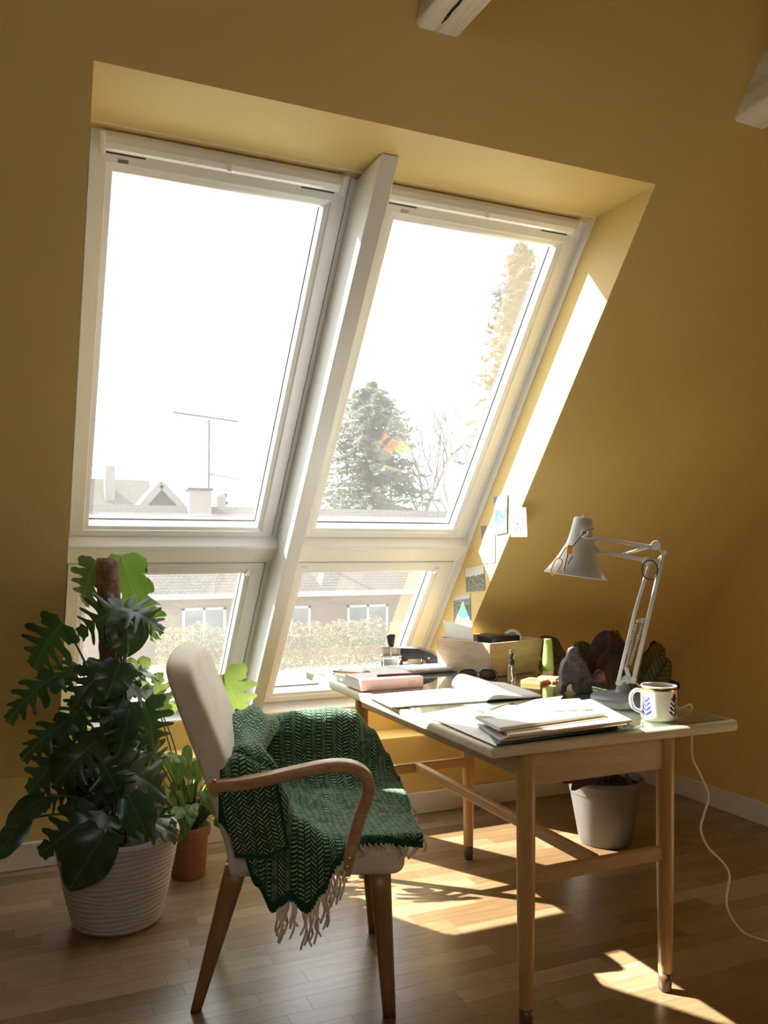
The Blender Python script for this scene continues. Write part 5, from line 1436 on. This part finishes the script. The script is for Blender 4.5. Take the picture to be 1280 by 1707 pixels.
for (b, t, dy, ws) in (((372, 1124), (412, 1196), 0.0, 1.05), ((236, 1242), (222, 1180), -0.02, 0.8), ((270, 1190), (262, 1130), 0.05, 0.8), ((228, 1100), (232, 1160), 0.12, 0.8)):
    B = on_y(*b, tc.y + dy); T = on_y(*t, tc.y + dy - 0.05)
    put_leaf(LF, tp_, B, T, Vector((-0.2, -0.85, 0.5)), wscale=ws)
    stalk(tp_, [top + Vector((0.01, 0, 0)), top.lerp(B, 0.5) + Vector((0, 0, 0.08)), B], 0.003, 0.002, n=6)

# ---- dark prayer plant in a grey pot behind the desk
gc = on_z(1008, 1402, 0.0)
M['greypot'] = basic('grey_plastic_pot', (0.14, 0.132, 0.122), 0.5, var=0.04)
def _calathea():
    t = NT('veined_calathea_leaf')
    uv = t.node('ShaderNodeUVMap').outputs[0]
    sp = t.node('ShaderNodeSeparateXYZ'); t.link(uv, sp.inputs[0])
    du_ = t.math('ABSOLUTE', t.math('SUBTRACT', sp.outputs[0], 0.5))
    stripe = t.math('FRACT', t.math('MULTIPLY', t.math('SUBTRACT', sp.outputs[1], t.math('MULTIPLY', du_, 0.45)), 8.0))
    m = t.math('LESS_THAN', t.math('ABSOLUTE', t.math('SUBTRACT', stripe, 0.5)), 0.13)
    edge = t.math('GREATER_THAN', du_, 0.42)
    rib = t.math('LESS_THAN', du_, 0.03)
    dk = t.math('MINIMUM', 1.0, t.math('ADD', t.math('ADD', m, edge), rib))
    t.set(**{'Base Color': t.mix(dk, (0.105, 0.110, 0.045), (0.016, 0.022, 0.013)), 'Roughness': 0.4})
    tr = t.node('ShaderNodeBsdfTranslucent'); tr.inputs[0].default_value = (0.25, 0.26, 0.08, 1)
    ms = t.node('ShaderNodeMixShader'); ms.inputs[0].default_value = 0.2
    t.link(t.b.outputs[0], ms.inputs[1]); t.link(tr.outputs[0], ms.inputs[2]); t.link(ms.outputs[0], t.out.inputs[0])
    return t.m
M['calathea'] = _calathea()
M['purple'] = leaf_mat('dark_purple_leaf_back', (0.020, 0.012, 0.013), (0.05, 0.022, 0.024), (0.15, 0.05, 0.04), 0.1, 0.45)
cal = thing('potted_calathea', (gc.x, gc.y, 0), 'prayer plant with dark striped leaves in a grey pot behind the desk', 'potted plant')
MB().lathe([(0.0, 0.0), (0.098, 0.0), (0.104, 0.006), (0.140, 0.205), (0.1425, 0.207), (0.148, 0.245), (0.156, 0.247), (0.158, 0.262), (0.155, 0.268), (0.147, 0.266), (0.142, 0.235), (0.0, 0.232)], 48, (gc.x, gc.y, 0)).build('pot', M['greypot'], cal, smooth=True, bevel=0.0015)
MB().lathe([(0.0, 0.245), (0.08, 0.243), (0.143, 0.238)], 24, (gc.x, gc.y, 0)).build('soil', M['soil'], cal, smooth=True)
LC = leaf_mesh('calathea_leaf', M['calathea'], 7, 0.0, 0.27, 0.02, droop=0.10, wave=0.02, seed=31, rnd=True)
LP = leaf_mesh('calathea_leaf_back', M['purple'], 7, 0.0, 0.27, 0.02, droop=0.10, wave=0.02, seed=32, rnd=True)
cl_ = [((958, 1128), (908, 1066), 0.08, LC, 1.25, Vector((0.2, -0.9, 0.4))), ((1000, 1135), (968, 1075), -0.05, LC, 1.0, Vector((-0.3, -0.9, 0.2))), ((1012, 1150), (1016, 1056), -0.12, LP, 1.25, Vector((-0.4, -0.9, 0.1))),
       ((1030, 1140), (1033, 1054), -0.05, LC, 1.15, Vector((0.2, -0.9, 0.2))), ((1020, 1165), (1018, 1090), -0.20, LP, 1.3, Vector((-0.2, -0.95, 0.2))), ((1065, 1150), (1112, 1080), -0.10, LC, 1.25, Vector((0.3, -0.9, 0.2))),
       ((1072, 1162), (1116, 1098), -0.18, LC, 1.0, Vector((-0.3, -0.9, 0.3))), ((1060, 1160), (1134, 1134), -0.16, LP, 0.75, Vector((0.2, -0.7, 0.6))), ((990, 1160), (985, 1095), -0.15, LP, 1.1, Vector((0.2, -0.95, 0.1))),
       ((1075, 1130), (1098, 1072), 0.05, LP, 0.9, Vector((0.2, -0.9, 0.2))), ((948, 1140), (905, 1105), -0.05, LC, 1.0, Vector((-0.2, -0.7, 0.6))), ((1045, 1175), (1052, 1120), -0.2, LC, 1.2, Vector((-0.1, -0.95, 0.2))),
       ((1000, 1175), (1003, 1120), -0.22, LP, 1.2, Vector((-0.1, -0.95, 0.2)))]
for (b, t, dy, me_, ws, fc) in cl_:
    B = on_y(*b, gc.y + dy); T = on_y(*t, gc.y + dy - 0.02)
    put_leaf(me_, cal, B, T, fc, wscale=ws)
    r0 = Vector((gc.x + rg.uniform(-0.05, 0.05), gc.y + rg.uniform(-0.04, 0.04), 0.244))
    stalk(cal, [r0, r0.lerp(B, 0.5) + Vector((0, 0, 0.03)), B], 0.0046, 0.0028, n=5)
LPl = leaf_mesh('calathea_low_leaf', M['purple'], 4, 0.0, 0.30, 0.02, droop=0.5, seed=33)
for (b, t, dy) in (((1000, 1296), (955, 1272), -0.10), ((1040, 1290), (1072, 1312), -0.13), ((1030, 1280), (1058, 1268), -0.05), ((985, 1290), (960, 1300), -0.12)):
    put_leaf(LPl, cal, on_y(*b, gc.y + dy), on_y(*t, gc.y + dy - 0.03), Vector((0, -0.5, 0.8)))

# ================================================================== OUTSIDE
GZ = -2.9
M['lawn'] = basic('pale_winter_lawn', (0.36, 0.36, 0.26), 0.95, var=0.15, scale=0.6)
M['asphalt'] = basic('pale_asphalt', (0.168, 0.172, 0.181), 0.9, var=0.05, scale=2)
def _brick(name, c1, c2, mortar, scale):
    t = NT(name)
    b = t.node('ShaderNodeTexBrick'); b.inputs['Color1'].default_value = (*c1, 1); b.inputs['Color2'].default_value = (*c2, 1); b.inputs['Mortar'].default_value = (*mortar, 1)
    b.inputs['Scale'].default_value = scale
    t.link(t.mapping(t.coord('Object'), (1, 1, 1), (math.pi / 2, 0, 0)), b.inputs['Vector'])
    t.set(**{'Base Color': b.outputs['Color'], 'Roughness': 0.9, 'Specular IOR Level': 0.05}); return t.m
M['brick'] = _brick('pale_brown_brick', (0.183, 0.134, 0.106), (0.211, 0.158, 0.126), (0.218, 0.197, 0.176), 3.0)
M['tile'] = _brick('grey_roof_tile', (0.069, 0.065, 0.062), (0.082, 0.076, 0.071), (0.019, 0.018, 0.017), 2.4)
M['tile2'] = _brick('mossy_roof_tile', (0.113, 0.113, 0.090), (0.131, 0.121, 0.105), (0.033, 0.032, 0.028), 2.4)
M['facade_white'] = basic('white_house_trim', (0.432, 0.432, 0.426), 0.6)
M['far_pane'] = basic('far_window_glass', (0.150, 0.170, 0.190), 0.1, var=0.2, scale=2)
M['chimney'] = basic('pale_chimney_render', (0.185, 0.165, 0.155), 0.9, var=0.08, scale=4)
tag(MB().box(-60, 90, 4.6, 140, GZ - 0.2, GZ).build('ground', M['lawn']), kind='structure')
tag(MB().box(-60, 90, 22.0, 26.2, GZ, GZ + 0.02).build('road', M['asphalt']), kind='structure')

def house_windows(root, wins, Y):
    for (x0, x1, z0, z1, mull) in wins:
        fr = MB()
        for (a, b, c, d) in ((x0, x1, z0, z0 + 0.09), (x0, x1, z1 - 0.09, z1), (x0, x0 + 0.10, z0, z1), (x1 - 0.10, x1, z0, z1)): fr.box(a, b, Y - 0.06, Y + 0.05, c, d)
        for m_ in mull: fr.box(lerp(x0, x1, m_) - 0.05, lerp(x0, x1, m_) + 0.05, Y - 0.06, Y + 0.05, z0, z1)
        f = fr.build('window', M['facade_white'], root)
        MB().box(x0 + 0.05, x1 - 0.05, Y - 0.015, Y + 0.02, z0 + 0.05, z1 - 0.05).build('pane', M['far_pane'], f)
# long low house across the road
HY = 31.0
ez = -0.42; rz = 2.75
hs = thing('bungalow', (11, HY + 4, GZ), 'long low brick bungalow with white windows across the road', 'house')
MB().box(-6, 24, HY, HY + 9, GZ, ez + 0.05).build('wall', M['brick'], hs)
rf = MB().prism([(HY - 0.55, ez - 0.12), (HY + 4.5, rz), (HY + 9.6, ez - 0.12), (HY + 9.6, ez), (HY + 4.5, rz + 0.22), (HY - 0.55, ez + 0.04)], -6.5, 24.5, yz).build('roof', M['tile'], hs)
MB().box(-6.5, 24.5, HY - 0.62, HY - 0.50, ez - 0.16, ez + 0.02).build('gutter', M['facade_white'], rf)
def fx(px): return on_y(px, 1000, HY).x
def fz(py, px): return on_y(px, py, HY).z
house_windows(hs, [(fx(303), fx(376), fz(1086, 340), fz(1013, 340), (0.5,)), (fx(482), fx(517), fz(1062, 500), fz(1010, 500), ()), (fx(578), fx(646), fz(1064, 610), fz(1008, 610), (0.5,)),
                   (fx(408), fx(450), fz(1064, 430), fz(1012, 430), (0.5,)), (fx(690), fx(735), fz(1064, 700), fz(1010, 700), (0.5,)), (fx(180), fx(240), fz(1070, 200), fz(1013, 200), (0.5,))], HY)
ch_ = thing('chimney_stack', (on_y(332, 860, HY + 4.2).x, HY + 4.2, rz - 0.2), 'broad pale chimney with a flat cap, carrying the tall antenna', 'chimney')
cx0, cx1 = on_y(313, 860, HY + 4.2).x, on_y(350, 860, HY + 4.2).x; cz = on_y(330, 818, HY + 4.2).z
MB().box(cx0, cx1, HY + 3.9, HY + 4.7, 2.2, cz).build('shaft', M['chimney'], ch_)
MB().box(cx0 - 0.06, cx1 + 0.06, HY + 3.84, HY + 4.76, cz, cz + 0.10).build('cap', M['tile'], ch_)
# antenna mast
M['mast'] = basic('grey_antenna_metal', (0.045, 0.045, 0.046), 0.5, 0.3)
am = thing('antenna', (cx1 - 0.1, HY + 4.3, cz), 'tall thin television antenna mast with long aerials', 'antenna')
AY = HY + 4.3
def ap(x, y, d=0.0): return on_y(x, y, AY + d)
MB().tube([ap(348, 822), ap(348.5, 700)], 0.050, 6).build('mast', M['mast'], am)
b0, b1 = ap(289, 687), ap(397, 703); mb = MB().tube([b0, b1], 0.042, 5)
mb.build('boom', M['mast'], am)
mb = MB()
for k in range(16):
    c = b0.lerp(b1, 0.03 + k * 0.06); mb.tube([c - Vector((0.02, 0.22, 0.0)), c + Vector((0.02, 0.22, 0))], 0.02, 4)
mb.build('aerial_element', M['mast'], am)
MB().tube([ap(337, 704), ap(360, 706)], 0.02, 4).build('cross_bar', M['mast'], am)
b0, b1 = ap(350, 790), ap(398, 799); mb = MB().tube([b0, b1], 0.028, 5)
for k in range(8):
    c = b0.lerp(b1, 0.06 + k * 0.12); mb.tube([c - Vector((0, 0.2, 0.05)), c + Vector((0, 0.2, 0.05))], 0.014, 4)
mb.build('lower_aerial', M['mast'], am)
mb = MB()
for y in (735, 742, 752, 760): mb.tube([ap(348.5, y), ap(353, y)], 0.02, 4)
mb.build('side_element', M['mast'], am)
# houses further back on the left
H2 = 47.0
h2 = thing('far_house', (on_y(200, 900, H2).x, H2 + 4, GZ), 'distant house with a wide tiled roof and a slim chimney on the left', 'house')
x0, x1 = on_y(60, 860, H2).x, on_y(268, 860, H2).x
xr1 = on_y(248, 800, H2 + 4).x; zr2 = on_y(200, 799, H2 + 4).z
MB().box(x0, x1, H2 + 0.4, H2 + 8, GZ, 1.6).build('wall', M['brick'], h2)
mb = MB(); e_ = 1.5
mb.add([(x0, H2, e_), (x1, H2, e_), (x1, H2 + 8.4, e_), (x0, H2 + 8.4, e_), (x0, H2 + 4, zr2), (xr1, H2 + 4, zr2)], [(0, 1, 5, 4), (1, 2, 5), (2, 3, 4, 5), (3, 0, 4), (3, 2, 1, 0)])
mb.build('roof', M['tile2'], h2)
c0_, c1_ = on_y(174, 790, H2 + 3).x, on_y(190.5, 790, H2 + 3).x
MB().box(c0_, c1_, H2 + 2.6, H2 + 3.3, 2.5, on_y(182, 777, H2 + 3).z).build('chimney', M['chimney'], h2)
H3 = 42.0
h3 = thing('gabled_house', (on_y(268, 900, H3).x, H3, GZ), 'distant gable end with pale barge boards beside the wide roof', 'house')
ax_, bx2, px_ = on_y(226, 858, H3), on_y(316, 858, H3), on_y(268, 808, H3)
MB().prism([(ax_.x, GZ), (bx2.x, GZ), (bx2.x, ax_.z), (px_.x, px_.z - 0.25), (ax_.x, ax_.z)], H3, H3 + 3.0, lambda q, w: (q[0], w, q[1])).build('wall', M['tile'], h3)
mb = MB()
mb.bar((ax_.x - 0.3, H3 - 0.1, ax_.z - 0.3), (px_.x, H3 - 0.1, px_.z), 0.3, 0.32); mb.bar((bx2.x + 0.3, H3 - 0.1, ax_.z - 0.3), (px_.x, H3 - 0.1, px_.z), 0.3, 0.32)
mb.build('barge_board', M['chimney'], h3)
mb = MB()
mb.hexa([(ax_.x - 0.4, H3 - 0.2, ax_.z - 0.4), (px_.x, H3 - 0.2, px_.z + 0.05), (px_.x, H3 + 3.1, px_.z + 0.05), (ax_.x - 0.4, H3 + 3.1, ax_.z - 0.4)], [(ax_.x - 0.4, H3 - 0.2, ax_.z - 0.3), (px_.x, H3 - 0.2, px_.z + 0.15), (px_.x, H3 + 3.1, px_.z + 0.15), (ax_.x - 0.4, H3 + 3.1, ax_.z - 0.3)])
mb.hexa([(bx2.x + 0.4, H3 - 0.2, ax_.z - 0.4), (px_.x, H3 - 0.2, px_.z + 0.05), (px_.x, H3 + 3.1, px_.z + 0.05), (bx2.x + 0.4, H3 + 3.1, ax_.z - 0.4)], [(bx2.x + 0.4, H3 - 0.2, ax_.z - 0.3), (px_.x, H3 - 0.2, px_.z + 0.15), (px_.x, H3 + 3.1, px_.z + 0.15), (bx2.x + 0.4, H3 + 3.1, ax_.z - 0.3)])
mb.build('roof', M['tile'], h3)
p0 = on_y(367, 860, 42)
cp = MB().lathe([(0.28, GZ), (0.28, on_y(367, 828, 42).z), (0.22, on_y(367, 824, 42).z)], 16, (p0.x, 42, 0))
tag(cp.build('flue_pipe', M['chimney'], smooth=False), 'round pale flue standing right of the broad chimney', 'flue')

# hedge in front of the bungalow
def blob_leaves(mb, cx, cy, cz, rx, ry, rz_, n, s, rg, shape=None):
    for _ in range(n):
        while True:
            p = Vector((rg.uniform(-1, 1), rg.uniform(-1, 1), rg.uniform(-1, 1)))
            if p.length <= 1: break
        p = p.normalized() * (p.length ** 0.45)
        c = Vector((cx + p.x * rx, cy + p.y * ry, cz + p.z * rz_))
        a = Vector((rg.gauss(0, 1), rg.gauss(0, 1), rg.gauss(0, 1))).normalized(); b = a.orthogonal().normalized()
        k = s * rg.uniform(0.6, 1.4)
        mb.add([c - a * k, c + b * k * 0.5, c + a * k, c - b * k * 0.5], [(0, 1, 2, 3)])
M['hedge'] = leaf_mat('straw_green_hedge', (0.154, 0.141, 0.081), (0.202, 0.182, 0.101), (0.202, 0.185, 0.084), 0.3, 0.8, 0.2, veins=False)
rgx = random.Random(9)
mb = MB()
for k in range(24):
    blob_leaves(mb, lerp(5.0, 16.0, k / 23), 28.2 + rgx.uniform(-0.2, 0.2), GZ + 0.75, 0.55, 0.6, 0.85 + rgx.uniform(-0.15, 0.15), 900, 0.045, rgx)
hg = mb.build('hedge', M['hedge']); tag(hg, 'straw coloured clipped hedge in front of the bungalow', 'hedge')
def needle_mat(name, a, b, tr, tw=0.35): return leaf_mat(name, a, b, tr, tw, 0.7, 0.2, veins=False)
M['needles'] = needle_mat('blue_green_needles', (0.063, 0.078, 0.054), (0.092, 0.104, 0.069), (0.115, 0.133, 0.081))
M['needles_dk'] = needle_mat('dark_evergreen', (0.048, 0.053, 0.036), (0.067, 0.072, 0.048), (0.077, 0.086, 0.048))
M['bark'] = basic('pale_grey_bark', (0.073, 0.064, 0.056), 0.9, var=0.15)
def branchy(mb, p, d, ln, r, depth, rg, spread=0.55, upk=0.12):
    n = 4; pts = [Vector(p)]; dd = Vector(d).normalized()
    for i in range(n):
        dd = (dd + Vector((rg.gauss(0, 0.12), rg.gauss(0, 0.12), rg.gauss(0, 0.08) + upk * 0.4))).normalized()
        pts.append(pts[-1] + dd * ln / n)
    mb.tube(pts, [lerp(r, r * 0.55, i / n) for i in range(n + 1)], 5 if depth > 2 else 3, caps=False)
    if depth <= 0: return
    for k in range(rg.choice((3, 4)) if depth > 1 else 4):
        t = rg.uniform(0.35, 1.0); i = min(n - 1, int(t * n)); q = pts[i].lerp(pts[i+1], t * n - i)
        ax_ = Vector((rg.gauss(0, 1), rg.gauss(0, 1), rg.gauss(0, 0.5) + 0.35)).normalized()
        nd = (dd * (1 - spread) + ax_ * spread + Vector((0, 0, upk))).normalized()
        branchy(mb, q, nd, ln * rg.uniform(0.55, 0.75), r * 0.5, depth - 1, rg, spread, upk)
def bare_tree(px, Y, top_py, label, seed, lean=0.0, depth=5):
    b = on_y(px, 900, Y); top = on_y(px, top_py, Y).z; h = top - GZ
    e = thing('bare_tree', (b.x, Y, GZ), label, 'tree', 'bare trees beyond the bungalow')
    rg_ = random.Random(seed)
    mb = MB(); mb.tube([(b.x, Y, GZ - 0.1), (b.x + lean * 0.3, Y, GZ + h * 0.25), (b.x + lean * 0.7, Y, GZ + h * 0.42)], [0.26, 0.20, 0.15], 8); mb.build('trunk', M['bark'], e, smooth=True)
    mb = MB()
    for k in range(5):
        branchy(mb, (b.x + lean * 0.62, Y, GZ + h * (0.26 + 0.035 * k)), Vector((rg_.gauss(0, 0.5) + lean * 0.2, rg_.gauss(0, 0.4), 1.0)), h * 0.27, 0.10, depth, rg_, 0.52, 0.16)
    o = mb.build('branches', M['bark'], e); tag(o, kind='stuff')
bare_tree(700, 52.0, 600, 'bare winter tree with slanting limbs right of the conifer', 41, 0.6)
bare_tree(765, 60.0, 590, 'bare winter tree partly hidden by the tall evergreen', 47, -0.5)
bare_tree(410, 64.0, 800, 'tiny bare tree on the skyline right of the antenna', 53, 0.1, 4)
def conifer(px, Y, top_py, width_px, label, seed, mat, tall=1.0, n_w=26, dens=9, pw=0.62):
    b = on_y(px, 900, Y); top = on_y(px, top_py, Y).z; h = top - GZ
    R_ = width_px / FPX * (b.x * _F.x + Y * _F.y) / 2
    e = thing('conifer', (b.x, Y, GZ), label, 'tree')
    MB().tube([(b.x, Y, GZ - 0.1), (b.x, Y, top - 0.3)], [0.22, 0.03], 8).build('trunk', M['bark'], e, smooth=True)
    rg_ = random.Random(seed); mb = MB()
    for k in range(n_w):
        t = k / (n_w - 1); z = GZ + h * (0.16 + 0.82 * t); rr = R_ * (1 - t) ** pw + 0.10
        nb_ = dens
        for j in range(nb_):
            a = rg_.uniform(0, 2 * math.pi); L_ = rr * rg_.uniform(0.55, 1.12)
            for m_ in range(9):
                f = (m_ + 0.6) / 9
                c = Vector((b.x + math.cos(a) * L_ * f, Y + math.sin(a) * L_ * f, z + 0.10 * L_ * f - 0.16 * L_ * f * f + rg_.gauss(0, 0.05)))
                for q in range(3):
                    u = Vector((rg_.gauss(0, 1), rg_.gauss(0, 1), rg_.gauss(0, 0.6))).normalized(); v = u.orthogonal().normalized(); s_ = 0.17 * rg_.uniform(0.6, 1.5) * tall
                    mb.add([c - u * s_, c + v * s_ * 0.3, c + u * s_, c - v * s_ * 0.3], [(0, 1, 2, 3)])
    o = mb.build('foliage', M[mat], e); tag(o, kind='stuff')
conifer(620, 46.8, 636, 262, 'broad blue green conifer in the right hand upper window', 61, 'needles', 1.7, n_w=36, dens=18, pw=0.45)
conifer(376, 58.0, 822, 16, 'tiny dark fir on the skyline beside the round flue', 63, 'needles_dk', 0.6, 14)
conifer(868, 27.0, 400, 230, 'tall dark evergreen at the right edge of the window', 67, 'needles_dk', 1.4, 50, 15, 0.5)
